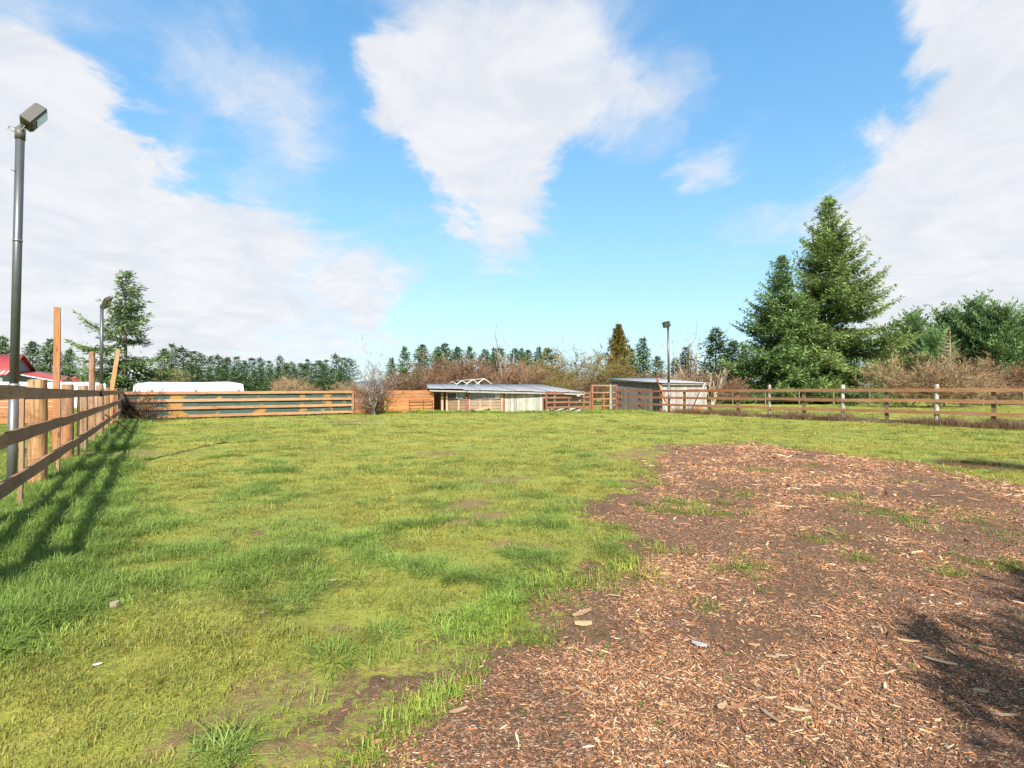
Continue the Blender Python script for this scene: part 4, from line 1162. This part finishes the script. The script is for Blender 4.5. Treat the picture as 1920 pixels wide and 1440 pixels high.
# --- pines on the right
for px, py, d, k, w, lb in ((1712, 592, 72, 0, 1.0, 'round topped pine just right of the tallest conifer'), (1778, 588, 80, 1, .9, 'pine behind the dead brown spruce'), (1830, 568, 76, 0, 1.0, 'highest rounded pine near the right edge'),
                            (1884, 580, 72, 1, .95, 'pale green pine right of the highest rounded pine'), (1935, 585, 74, 0, 1.0, 'pine cut by the right edge of the picture'), (1672, 630, 78, 1, .8, 'low pine behind the right boughs of the tallest conifer'),
                            (1750, 625, 68, 0, .75, 'low bushy pine behind the big brown shrub')):
    mid(px, py, d, k, lb, w * .92, None, 'pine_tree', PINE, 9.5)

# --- bare shrubs and trees
def bare_meshes(seed, H, spread, stems, col, tw=900, r0=.035, depth=3, up=.8, twl=.45, twr=.007, arch=0.):
    g = np.random.default_rng(seed); P0, P1, A, B, K = [], [], [], [], []
    tips = []
    def grow(p, dr, L, r_, lev):
        n = 4; q = p
        for i in range(n):
            dr = unit(dr + g.normal(0, .16, 3) + np.array([0, 0, .10 * up - arch * (i / n)]))
            e = q + dr * L / n; ra = r_ * (1 - .75 * i / n); rb = r_ * (1 - .75 * (i + 1) / n)
            P0.append(q); P1.append(e); A.append(max(ra, .004)); B.append(max(rb, .003)); q = e
            if lev > 0:
                for _ in range(g.integers(1, 3)):
                    nd = unit(dr + g.normal(0, .55, 3)); grow(q, nd, L * g.uniform(.4, .65), rb * .7, lev - 1)
            tips.append((q, dr))
    for s in range(stems):
        az = g.uniform(0, 6.28); sp = g.uniform(.1, 1) * spread
        dr = unit(np.array([math.cos(az) * sp, math.sin(az) * sp, 1.]))
        b0 = np.array([math.cos(az), math.sin(az), 0]) * g.uniform(0, .25) * min(1, spread) + [0, 0, -.1]
        grow(b0, dr, H * g.uniform(.62, .95), r0 * g.uniform(.6, 1.1), depth - 1)
    n1 = len(P0)
    TP = np.array([t[0] for t in tips]); TD = np.array([t[1] for t in tips])
    i = g.integers(0, len(TP), tw); c = TP[i] + g.normal(0, .05, (tw, 3)); dd = unit(TD[i] + g.normal(0, .5, (tw, 3)) + [0, 0, .15 * up - arch * .5])
    ln = twl * g.uniform(.4, 1.2, tw)[:, None]
    P0 = np.vstack([P0, c]); P1 = np.vstack([P1, c + dd * ln]); A = np.concatenate([A, np.full(tw, twr)]); B = np.concatenate([B, np.full(tw, twr * .5)])
    kc = np.array(col); K = kc[None] * g.uniform(.6, 1.35, (len(P0), 1)); K[:n1] = K[:n1] * .8 + np.array([.05, .045, .04])
    V, Q = seg_tubes(P0[:n1], P1[:n1], A[:n1], B[:n1], 3)
    ts = unit(np.cross(P1[n1:] - P0[n1:], g.normal(0, 1, (tw, 3)))) * (A[n1:] * 1.3)[:, None]
    tv = np.stack([P0[n1:] - ts, P0[n1:] + ts, P1[n1:] + ts * .3, P1[n1:] - ts * .3], 1).reshape(-1, 3)
    Q = np.vstack([Q, np.arange(tw * 4).reshape(-1, 4) + len(V)]); V = np.vstack([V, tv])
    V[:, 2] = np.maximum(V[:, 2], -.15)
    zmax = np.percentile(V[:, 2], 99.7); V[:, 2] *= H / zmax
    me = np_mesh('branches', V, Q, np.vstack([np.repeat(K[:n1], 6, 0), np.repeat(K[n1:], 4, 0)])); me.materials.append(TWIG)
    return me
BROWN_T, RUST_T, OLIVE_T, TAN_T, GREY_T = (.17, .10, .06), (.20, .10, .055), (.19, .145, .045), (.30, .20, .115), (.15, .13, .11)
SHR = {'brown': [bare_meshes(101 + i, 3.6, .75, 10, (BROWN_T, RUST_T)[i % 2], 3800, .03, 3, 1.0, .5, .011) for i in range(3)],
       'olive': [bare_meshes(111, 4.6, .9, 14, OLIVE_T, 5200, .035, 3, .5, .7, .012, .12)],
       'tan': [bare_meshes(121 + i, 3.4, .85, 18, TAN_T, 4600, .025, 3, 1.3, .45, .010) for i in range(2)]}
def shrub(px, py, d, kind, k, label, wide=1., group=None, name='bare_shrub', mh=None):
    h = top_h(py, d); me = SHR[kind][k % len(SHR[kind])]; mh = mh or {'brown': 3.6, 'olive': 4.6, 'tan': 3.4}[kind]; s = h / mh
    t = thing(name, label, 'shrub', ground_at(px, d), group)
    link('branches', me, None, t, Matrix.Translation(ground_at(px, d)) @ Matrix.Rotation(random.uniform(0, 6), 4, 'Z') @ Matrix.Diagonal((s * wide, s * wide, s, 1)))
    return t
for px, py, d, kd, k, w, lb in (
        (742, 690, 40, 'brown', 0, 1.2, 'brown bare brush right behind the multi-stemmed tree'), (772, 694, 41, 'brown', 1, 1.1, 'rusty brush above the middle of the orange board fence'),
        (803, 690, 42, 'brown', 2, 1.1, 'brown brush above the right end of the orange board fence'), (832, 668, 45, 'brown', 1, 1.0, 'tall rusty thicket left of the greenhouse frame'),
        (872, 664, 46, 'brown', 2, 1.05, 'tallest brown thicket behind the greenhouse frame'), (908, 674, 45, 'brown', 0, 1.0, 'brown thicket at the right end of the greenhouse frame'),
        (948, 668, 46, 'brown', 1, 1.1, 'brown thicket at the foot of the dead snag'), (985, 676, 46, 'tan', 0, .9, 'pale twiggy brush right of the dead snag'),
        (1015, 684, 44, 'brown', 2, 1.0, 'brown brush left of the large bare willow'), (1048, 690, 42, 'olive', 0, .7, 'low olive brush in front of the large bare willow'),
        (1085, 640, 45, 'olive', 0, 1.15, 'large bare willow with yellowish twigs behind the low shed'), (1140, 672, 44, 'olive', 0, .85, 'olive twiggy shrub in front of the rusty cypress'),
        (1110, 700, 41, 'brown', 0, 1., 'low brown brush behind the right end of the low shed'), (1190, 694, 44, 'brown', 2, 1., 'brown brush left behind the grey shed roof'), (1222, 692, 46, 'brown', 1, 1., 'reddish brush left of the pole behind the grey shed'),
        (1268, 690, 46, 'tan', 1, .8, 'pale brush right of the pole behind the grey shed'), (1308, 684, 47, 'brown', 0, 1., 'brown brush above the right end of the grey shed'), (1345, 700, 47, 'brown', 2, 1.1, 'dark brush right of the grey shed'), (1385, 708, 48, 'brown', 1, 1.1, 'low brush at the left foot of the firs'),
        (1700, 664, 40, 'tan', 0, 1.1, 'left half of the big pale brown shrub beyond the right fence'), (1752, 668, 39, 'tan', 1, 1.25, 'big pale brown shrub spreading behind the pale right fence post'), (1806, 690, 41, 'tan', 0, 1.1, 'lower right flank of the big pale brown shrub'),
        (1852, 668, 46, 'brown', 0, 1.1, 'pinkish brown bare shrub near the right edge'), (1900, 676, 45, 'brown', 1, 1.1, 'brown bare shrub at the right edge'), (1950, 680, 45, 'brown', 2, 1.1, 'brown brush cut by the right edge'), (1876, 705, 43, 'brown', 2, 1.2, 'low dark brush at the foot of the right edge shrubs'),
        (548, 702, 62, 'tan', 1, .8, 'tan bare bush in front of the wood above the green fence'), (528, 708, 60, 'tan', 0, .8, 'smaller tan bush left of the tan bush above the green fence'), (575, 715, 58, 'tan', 1, .8, 'low tan brush above the right half of the green fence'),
        (655, 712, 52, 'tan', 0, 1., 'tan brush at the right end of the wood'), (312, 690, 60, 'tan', 0, .7, 'tan bare branches beside the left corner conifer'), (690, 722, 38, 'brown', 1, 1.2, 'low tangled brush behind the dark brown boards')):
    shrub(px, py, d, kd, k, lb, w)
# multi-stemmed bare tree in front of the boards
mt_ = bare_meshes(131, 4.25, .26, 8, (.22, .18, .15), 1100, .085, 3, 1.9, .3, .010)
o = thing('bare_tree', 'leafless multi-stemmed grey tree against the dark brown boards', 'tree', (-7.75, 28.6, 0)); link('stems', mt_, None, o, Matrix.Translation((-7.75, 28.6, 0)))
mv = bare_meshes(132, 1.9, .5, 22, (.15, .075, .04), 900, .012, 2, .8, .4, .007)
o = thing('bare_shrub', 'reddish suckers at the foot of the multi-stemmed bare tree', 'shrub', (-7.9, 28.75, 0)); link('stems', mv, None, o, Matrix.Translation((-7.9, 28.75, 0)))
# dead snag and bare poplar
def snag(px, py, d, label, stems, spread, col, seed, r0, tw):
    h = top_h(py, d); me = bare_meshes(seed, h, spread, stems, col, tw, r0, 2, 1.6, .5, .012)
    o = thing('dead_tree', label, 'tree', ground_at(px, d)); link('branches', me, None, o, Matrix.Translation(ground_at(px, d)))
snag(951, 610, 50, 'dead pale snag standing above the brown thicket', 3, .08, (.24, .20, .17), 141, .24, 260)
snag(1300, 612, 56, 'bare upright poplar left of the dark conifer', 8, .11, (.24, .19, .16), 142, .15, 700)
snag(1336, 682, 40, 'broken pale trunk just right of the grey shed', 4, .22, (.34, .27, .19), 143, .10, 160)
# dead spruce skeleton
def dead_spruce():
    d = 60; h = top_h(614, d); g = np.random.default_rng(9); P0, P1, A, B = [[0, 0, -.2]], [[0, 0, h]], [.14], [.02]
    z = 2.2
    while z < h * .97:
        for b in range(6):
            az = g.uniform(0, 6.28); L = (h - z) * .45 * g.uniform(.7, 1.1) + .25; p = np.array([0, 0, z]); el = -.15
            for i in range(5):
                dr = np.array([math.cos(az) * math.cos(el), math.sin(az) * math.cos(el), math.sin(el)]); e = p + dr * L / 5
                P0.append(p); P1.append(e); A.append(.035 - .005 * i); B.append(.03 - .005 * i); p = e; el += .26
        z += .42
    V, Q = seg_tubes(P0, P1, np.array(A), np.array(B), 3); K = np.tile([[.26, .17, .13]], (len(V), 1)) * g.uniform(.8, 1.2, (len(V), 1))
    me = np_mesh('skeleton', V, Q, K); me.materials.append(TWIG)
    o = thing('dead_tree', 'dead brown spruce skeleton with upturned bare boughs', 'tree', ground_at(1782, d)); link('branches', me, None, o, Matrix.Translation(ground_at(1782, d)))
dead_spruce()
# dark bramble in the fence corner
br = bare_meshes(151, 1.5, 1.2, 18, (.05, .035, .028), 2200, .012, 3, .2, .35, .010, .25)
p = CORNER + V_ * .6 - U * .75
o = thing('bramble_bush', 'dark tangled bramble in the corner of the two fences', 'shrub', p)
link('canes', br, None, o, Matrix.Translation(p) @ Matrix.Diagonal((.72, .72, .95, 1)))

# unseen leafy tree added behind the viewer at right to shade the chips
def shade_tree():
    g = np.random.default_rng(77); n = 15000; p0 = Vector((5.85, -4.5, 0))
    nc = 34; u = unit(g.normal(0, 1, (nc, 3))); cen = np.array([0, 0, 5.3]) + u * np.array([2.5, 1.6, 1.35]) * (g.random((nc, 1)) ** .4)
    rad = g.uniform(.45, .8, nc)
    k = g.integers(0, nc, n); u = unit(g.normal(0, 1, (n, 3))); C = cen[k] + u * (rad[k] * g.random(n) ** .4)[:, None]
    D = unit(u + g.normal(0, .6, (n, 3))); Sd = unit(np.cross(D, g.normal(0, 1, (n, 3))))
    col = np.array([.05, .09, .03])[None] * g.uniform(.6, 1.4, (n, 1))
    V, Q, K = cards(C, D, Sd, g.uniform(.14, .26, n), g.uniform(.07, .12, n), col)
    me = np_mesh('crown', V, Q, K); me.materials.append(LEAF)
    o = thing('added_shade_tree', 'leafy tree added out of view at lower right for its shade', 'tree', p0); link('crown', me, None, o, Matrix.Translation(p0))
    q = MB(); q.tube([(0, 0, -.2), (.05, 0, 1.5), (0, .05, 3.2), (0, 0, 5)], [.17, .13, .10, .04], 8)
    for c in cen[::3]: q.tube([(0, 0, 3.0), tuple(np.array([0, 0, 3.4]) * .5 + c * .5), tuple(c)], [.06, .04, .01], 5)
    link('trunk', q.mesh('trunk', True), BARK, o, Matrix.Translation(p0), (.1, .07, .05))
shade_tree()

# ------------------------------------------------------------------ grass, chips and litter
def scatter(name, label, cat, pts, rot, scl, idx, tint, variants):
    """one object of uncountable stuff: small meshes set out on a point cloud"""
    me = bpy.data.meshes.new(name); me.vertices.add(len(pts)); me.vertices.foreach_set('co', np.asarray(pts, np.float32).ravel())
    for n, ty, a, key in (('rot', 'FLOAT_VECTOR', rot, 'vector'), ('scl', 'FLOAT_VECTOR', scl, 'vector'), ('idx', 'INT', idx, 'value'), ('tint', 'FLOAT_VECTOR', tint, 'vector')):
        at = me.attributes.new(n, ty, 'POINT'); at.data.foreach_set(key, np.asarray(a, np.int32 if ty == 'INT' else np.float32).ravel())
    o = bpy.data.objects.new(name, me); COL.objects.link(o)
    ng = bpy.data.node_groups.new(name, 'GeometryNodeTree')
    ng.interface.new_socket('Geometry', in_out='INPUT', socket_type='NodeSocketGeometry'); ng.interface.new_socket('Geometry', in_out='OUTPUT', socket_type='NodeSocketGeometry')
    N, L = ng.nodes, ng.links
    gi, go = N.new('NodeGroupInput'), N.new('NodeGroupOutput'); ip = N.new('GeometryNodeInstanceOnPoints'); jn = N.new('GeometryNodeJoinGeometry')
    for v in variants:
        src = bpy.data.objects.new(name + '_source', v)
        oi = N.new('GeometryNodeObjectInfo'); oi.inputs[0].default_value = src; oi.inputs['As Instance'].default_value = True
        L.new(oi.outputs['Geometry'], jn.inputs[0])
    def na(n, ty):
        a = N.new('GeometryNodeInputNamedAttribute'); a.data_type = ty; a.inputs[0].default_value = n; return a.outputs[0]
    L.new(gi.outputs[0], ip.inputs['Points']); L.new(jn.outputs[0], ip.inputs['Instance']); ip.inputs['Pick Instance'].default_value = True
    L.new(na('idx', 'INT'), ip.inputs['Instance Index'])
    er = N.new('FunctionNodeEulerToRotation'); L.new(na('rot', 'FLOAT_VECTOR'), er.inputs[0]); L.new(er.outputs[0], ip.inputs['Rotation'])
    L.new(na('scl', 'FLOAT_VECTOR'), ip.inputs['Scale']); L.new(ip.outputs[0], go.inputs[0])
    md = o.modifiers.new('scatter', 'NODES'); md.node_group = ng
    return tag(o, label, cat, kind='stuff')

def tuft(seed, n, rad, h0, h1, w, droop, cols, mat=BLADE):
    g = np.random.default_rng(seed)
    a = g.uniform(0, 6.28, n); rr = rad * np.sqrt(g.random(n)); B = np.stack([rr * np.cos(a), rr * np.sin(a), np.full(n, -.008)], 1)
    az = a + g.normal(0, .9, n); lean = g.uniform(.1, 1., n) * droop; h = g.uniform(h0, h1, n)
    o = np.stack([np.cos(az), np.sin(az), np.zeros(n)], 1); s = np.stack([-np.sin(az), np.cos(az), np.zeros(n)], 1); up = np.array([0, 0, 1.])
    P1 = B + up * (h * .55)[:, None] + o * (h * lean * .28)[:, None]
    P2 = B + up * (h * (1 - .35 * lean))[:, None] + o * (h * lean * .95)[:, None]
    w = w * g.uniform(.7, 1.3, n)[:, None]
    V = np.stack([B - s * w * .5, B + s * w * .5, P1 + s * w * .4, P1 - s * w * .4, P2 + s * w * .06, P2 - s * w * .06], 1).reshape(-1, 3)
    q = np.array([[0, 1, 2, 3], [3, 2, 4, 5]]); Q = (np.arange(n) * 6)[:, None, None] + q[None]
    c0, c1 = np.array(cols[0]), np.array(cols[1]); f = g.random(n)[:, None]; c = c0 * (1 - f) + c1 * f
    K = np.repeat(c, 6, 0)
    me = np_mesh('tuft', V, Q.reshape(-1, 4), K); me.materials.append(mat); return me
SHORT = [tuft(201 + i, 26, .08, .010, .030, .0042, 1.5, ((.165, .19, .035), (.315, .30, .058))) for i in range(4)]
MED = [tuft(211 + i, 30, .09, .025, .07, .0046, 1.3, ((.15, .215, .035), (.28, .335, .065))) for i in range(3)]
LONG = [tuft(221 + i, 60, .12, .10, .24, .0055, 1.3, ((.145, .205, .035), (.30, .365, .085))) for i in range(4)]
DRY = [tuft(231 + i, 60, .16, .15, .48, .006, .9, ((.16, .095, .055), (.34, .24, .15))) for i in range(3)]
def leafy(seed):
    g = np.random.default_rng(seed); n = 14; a = np.linspace(0, 6.28, n, endpoint=False) + g.normal(0, .2, n); V = []; Q = []; K = []
    for i in range(n):
        L = g.uniform(.014, .034); w = L * .3; o = np.array([math.cos(a[i]), math.sin(a[i]), 0]); s = np.array([-o[1], o[0], 0]); z = np.array([0, 0, 1.]); e = g.uniform(.2, .8)
        b = len(V); V += [o * .004, o * L * .5 + s * w * .5 + z * L * e * .5, o * L + z * L * e * .45, o * L * .5 - s * w * .5 + z * L * e * .5]; Q.append([b, b + 1, b + 2, b + 3]); K += [np.array([.10, .19, .02]) * g.uniform(.7, 1.3)] * 4
    me = np_mesh('weed', V, Q, np.array(K)); me.materials.append(BLADE); return me
WEED = [leafy(241 + i) for i in range(3)]
def band(y0, y1, dens, margin=1.12, extra=1.5):
    area = (y1 - y0) * 2 * (margin * (y0 + y1) / 2 + extra); n = int(area * dens)
    Y = rng.uniform(y0, y1, n * 2); hw = margin * Y + extra; keep = rng.random(len(Y)) < hw / (margin * y1 + extra); Y = Y[keep]
    X = rng.uniform(-1, 1, len(Y)) * (margin * Y + extra); return X, Y
acc = {k: [[], [], [], [], []] for k in ('short', 'med', 'long', 'weed')}
def push(k, X, Y, Z, sx, sz, idx, tint):
    n = len(X); a = acc[k]
    a[0].append(np.stack([X, Y, Z], 1)); a[1].append(np.stack([rng.normal(0, .12, n), rng.normal(0, .12, n), rng.uniform(0, 6.28, n)], 1))
    a[2].append(np.stack([sx, sx, sz], 1)); a[3].append(idx); a[4].append(tint)
def hue(n, m, v=.22):
    k = rng.uniform(1 - v, 1 + v, n)[:, None]; return np.clip(np.stack([m[0], m[1], m[2]], 1) * k, 0, 3)
for y0, y1, dn, sc in ((1.4, 3.2, 750, 1.0), (3.2, 5, 480, 1.1), (5, 8, 220, 1.4), (8, 13, 85, 1.9), (13, 21, 30, 2.8), (21, 42, 8, 4.4)):
    X, Y = band(y0, y1, dn); m = masks(X, Y)
    p = (1 - m['soil'] * (1 - .55 * m['weed'])) * (1 - .85 * m['dirt']) * (m['pud'] > 1.3)
    p = p * np.clip(.5 + 1.3 * m['w'] + 1.2 * m['w2'], .15, 1)
    p = np.maximum(p, m['bright'] * .8)
    k = rng.random(len(X)) < p; X, Y = X[k], Y[k]; m = {a: b[k] for a, b in m.items()}; Z = relief(X, Y, m)
    n = len(X); s = sc * rng.uniform(.75, 1.25, n); L = np.clip(m['lush'] + .0 * m['w'], 0, 1)
    ismed = rng.random(n) < np.clip(.02 + .6 * L + .3 * m['bright'] + np.clip(m['w2'] + m['w'] * .6 - .1, 0, 1) * .9, 0, .9)
    idx = rng.integers(0, 3, n)
    yel = np.clip(.5 + 1.6 * m['w'] + .8 * fbm(X, Y, .5, 3, .5, 4.) - L, 0, 1)
    t = hue(n, (.88 + .55 * yel + .3 * m['bright'], .96 + .16 * yel + .35 * m['bright'], 1.1 + .3 * yel))
    t = t * 1.08 * (1 - .28 * sstep(.04, .2, fbm(X, Y, 2.6, 3, .6, 31.)))[:, None] * (1 - .25 * sstep(.05, .25, m['w2']))[:, None]
    sz = s * np.clip(1.15 / sc ** .62, .35, 1.15)
    for kk, q in (('short', ~ismed), ('med', ismed)): push(kk, X[q], Y[q], Z[q], s[q], sz[q], idx[q], t[q])
    # long grass
    X, Y = band(y0, y1, dn * .42); m = masks(X, Y)
    tuf = sstep(.17, .26, fbm(X, Y, 2.6, 3, .6, 31.)) * .45
    k = rng.random(len(X)) < np.clip((m['lush'] ** 1.5) * (.16 + .9 * m['w2'] + .35 * m['side'] + .8 * m['verge']) + tuf, 0, 1) * (1 - m['soil']) * (m['dirt'] < .5) * (m['pud'] > 1.6)
    X, Y = X[k], Y[k]; m = {a: b[k] for a, b in m.items()}; Z = relief(X, Y, m); n = len(X)
    hh = np.clip(.26 + .28 * m['lush'] + .22 * m['side'] + .5 * m['verge'], .25, 1.25) * rng.uniform(.55, 1.15, n)
    s = np.clip(sc * .75, .8, 2.2) * rng.uniform(.7, 1.2, n)
    push('long', X, Y, Z, s, np.clip(hh * np.where(Y > 20, 1.0, 1.), .2, 1.3), rng.integers(0, 4, n), hue(n, (.85 + .35 * m['verge'], .95 + .35 * m['verge'], .9 + 0 * m['verge']), .25))
    # weeds on the soil
    X, Y = band(y0, y1, dn * .6); m = masks(X, Y)
    k = rng.random(len(X)) < np.clip(m['weed'] * .5 + m['bright'] * .9 + .012 * m['soil'], 0, 1)
    X, Y = X[k], Y[k]; m = {a: b[k] for a, b in m.items()}; Z = relief(X, Y, m); n = len(X)
    push('weed', X, Y, Z + .004, np.clip(sc * .8, .7, 2.5) * rng.uniform(.5, 1.1, n), np.clip(sc * .6, .7, 1.2) * rng.uniform(.5, 1.1, n), rng.integers(0, 3, n), hue(n, (np.ones(n), np.ones(n), np.ones(n)), .3))
def emit(k, name, label, cat, variants): scatter(name, label, cat, *[np.concatenate(x) for x in acc[k]], variants)
emit('short', 'short_grass', 'short yellowish green turf covering the yard', 'grass', SHORT[:3])
emit('med', 'turf_grass', 'ankle high green grass mixed through the turf', 'grass', MED)
emit('long', 'long_grass', 'longer lush green grass in tufts and along the fences', 'grass', LONG)
emit('weed', 'ground_weeds', 'small bright green weeds sprouting from the soil', 'weeds', WEED)

# dry grass along the foot of the right fence
n = 520; t = rng.uniform(-6, 14.5, n); off = rng.normal(.12, .22, n); dn = fbm(t, t * 0, .55, 3, .6, 3.) + .5
k = rng.random(n) < np.clip((dn - .28) * 3, .08, 1); t, off = t[k], off[k]
P = np.array([RF(a, 0, b) for a, b in zip(t, off)]); Z = relief(P[:, 0], P[:, 1]); P[:, 2] = Z; n = len(P)
scatter('dry_grass', 'dead reddish brown grass clumps along the foot of the right fence', 'grass', P, np.stack([rng.normal(0, .15, n), rng.normal(0, .15, n), rng.uniform(0, 6, n)], 1),
        np.repeat(rng.uniform(.8, 1.5, n)[:, None], 3, 1) * [1.1, 1.1, .85], rng.integers(0, 3, n), hue(n, (np.ones(n), np.ones(n) * .95, np.ones(n) * .95), .3), DRY)

# wood chips
def chip(seed, L, w, th):
    g = np.random.default_rng(seed); V = []
    for x, k in ((-.5, .45), (-.15, 1), (.2, .9), (.5, .3)):
        b = g.uniform(-.15, .15)
        for y, z in ((-.5, 0), (.5, 0), (.42, 1), (-.42, 1)): V.append((x * L, (y * k + b) * w, z * th * (.6 + .4 * k) + .1 * L * x * x))
    Q = []
    for i in range(3):
        for j in range(4): Q.append([i * 4 + j, i * 4 + (j + 1) % 4, i * 4 + 4 + (j + 1) % 4, i * 4 + 4 + j])
    Q += [[0, 3, 2, 1], [12, 13, 14, 15]]
    me = np_mesh('chip', V, Q, np.ones((16, 3))); me.materials.append(CHIP); return me
CH = [chip(301, .045, .010, .003), chip(302, .06, .008, .003), chip(303, .03, .014, .004), chip(304, .08, .012, .004), chip(305, .022, .010, .003), chip(306, .038, .006, .002)]
pal = np.array([[.46, .29, .16], [.36, .20, .105], [.28, .14, .07], [.19, .09, .048], [.56, .41, .27], [.34, .155, .07], [.12, .06, .034], [.42, .22, .105]])
PP, RR, SS, II, TT = [], [], [], [], []
for y0, y1, dn, sc in ((1.4, 3, 12000, .27), (3, 4.5, 6500, .34), (4.5, 7, 2800, .46), (7, 11, 1000, .68), (11, 17, 300, 1.1)):
    X, Y = band(y0, y1, dn); m = masks(X, Y)
    bright = sstep(-.18, .16, m['w'] + .5 * fbm(X, Y, .8, 3, .5, 12.))
    p = m['chip'] * (.25 + .75 * bright) * (1 - .7 * m['dark']) * (1 - .6 * m['weed']) + .05 * m['soil']
    k = (rng.random(len(X)) < p) & (m['pud'] > 1.2); X, Y = X[k], Y[k]; bright = bright[k]; m = {a: b[k] for a, b in m.items()}; Z = relief(X, Y, m); n = len(X)
    PP.append(np.stack([X, Y, Z + rng.uniform(-.001, .006, n)], 1)); RR.append(np.stack([rng.normal(0, .28, n), rng.normal(0, .22, n), rng.uniform(0, 6.28, n)], 1))
    s = sc * rng.lognormal(-.1, .5, n); SS.append(np.stack([s, s * rng.uniform(.7, 1.4, n), s], 1)); II.append(rng.integers(0, 6, n))
    pi = rng.integers(0, 8, n); dk = rng.random(n) > (.25 + .75 * bright); pi[dk] = rng.choice([2, 3, 5, 6, 3], dk.sum())
    TT.append((pal[pi] * np.array([1.03, .95, .88]) + .008) * rng.uniform(.6, 1.35, (n, 1)))
scatter('wood_chips', 'brown and tan wood chips spread over the lower right of the yard', 'wood chips', *[np.concatenate(x) for x in (PP, RR, SS, II, TT)], CH)

# single pieces lying on the ground
def litter(name, label, cat, px, py, L, w, th, ang, color, group=None, mat=None):
    p = G(px, py); z = float(relief(np.array([p.x]), np.array([p.y]))[0])
    g = random.Random(int(px * 7 + py)); V = []
    for x, k in ((-.5, .35), (-.2, .95), (.15, 1), (.5, .45)):
        b = g.uniform(-.15, .15)
        for y, zz in ((-.5, 0), (.5, 0), (.45, 1), (-.45, 1)): V.append((x * L, (y * k + b) * w, zz * th + .12 * L * x * x))
    Q = [[i * 4 + j, i * 4 + (j + 1) % 4, i * 4 + 4 + (j + 1) % 4, i * 4 + 4 + j] for i in range(3) for j in range(4)] + [[0, 3, 2, 1], [12, 13, 14, 15]]
    M = Matrix.Translation((p.x, p.y, z + .008)) @ Matrix.Rotation(ang, 4, 'Z') @ Matrix.Rotation(g.uniform(-.12, .12), 4, 'X')
    return tag(link(name, np_mesh(name, V, Q), mat or WOOD, None, M, color), label, cat, group)
litter('wood_shard', 'grey split shard lying alone on the dark chips', 'wood shard', 1310, 1210, .085, .03, .012, -.5, (.42, .41, .42))
litter('wood_shard', 'long tan splinter beside a bare soil patch', 'wood shard', 1090, 1150, .16, .03, .012, .6, (.46, .28, .15))
litter('wood_shard', 'stubby pale block on the dark soil patch', 'wood shard', 1093, 1170, .11, .035, .02, -.05, (.44, .27, .15))
litter('wood_shard', 'tan splinter by the upper edge of the near chips', 'wood shard', 1237, 1104, .15, .035, .012, -.6, (.44, .26, .13))
gl = 'large pale splinters on the wood chips'
for px, py, L, w, a in ((1445, 1230, .1, .03, -.2), (1463, 1228, .09, .022, -.25), (1412, 1211, .09, .03, -.15), (1560, 1330, .1, .03, -1.0), (1490, 1330, .14, .03, -.3), (1760, 1245, .2, .04, -.6), (1835, 1300, .1, .05, -.2), (1440, 1345, .14, .03, -1.2),
                        (1350, 1330, .07, .05, .3), (1100, 1298, .15, .03, -.6), (1068, 1290, .1, .02, .05), (1880, 1345, .18, .02, -.1), (1700, 1205, .16, .025, -.2), (1330, 1045, .14, .035, .3), (1480, 1115, .1, .03, -.5), (1640, 1180, .1, .03, .2), (860, 1335, .13, .03, .4)):
    litter('wood_shard', 'large pale splinter among the near wood chips', 'wood shard', px, py, L * .7, w * .55, .007, a, random.choice([(.40, .26, .15), (.36, .22, .12), (.44, .32, .2)]), gl)
litter('dead_leaf', 'dark red curled leaf on the grass left of centre', 'leaf', 485, 998, .11, .08, .008, .4, (.13, .03, .03))
litter('dead_leaf', 'pale dry leaf low on the short grass', 'leaf', 497, 1146, .05, .045, .004, .2, (.42, .25, .13))
litter('dead_leaf', 'small white scrap on the moss at lower left', 'leaf', 186, 1250, .04, .025, .004, .5, (.65, .6, .55))
litter('dead_leaf', 'pale sliver on the grass beside the round tuft', 'leaf', 624, 1081, .09, .02, .004, .2, (.55, .48, .4))
litter('stone', 'small brown stone at the edge of the lush grass', 'stone', 217, 1147, .05, .04, .03, .8, (.3, .22, .15))
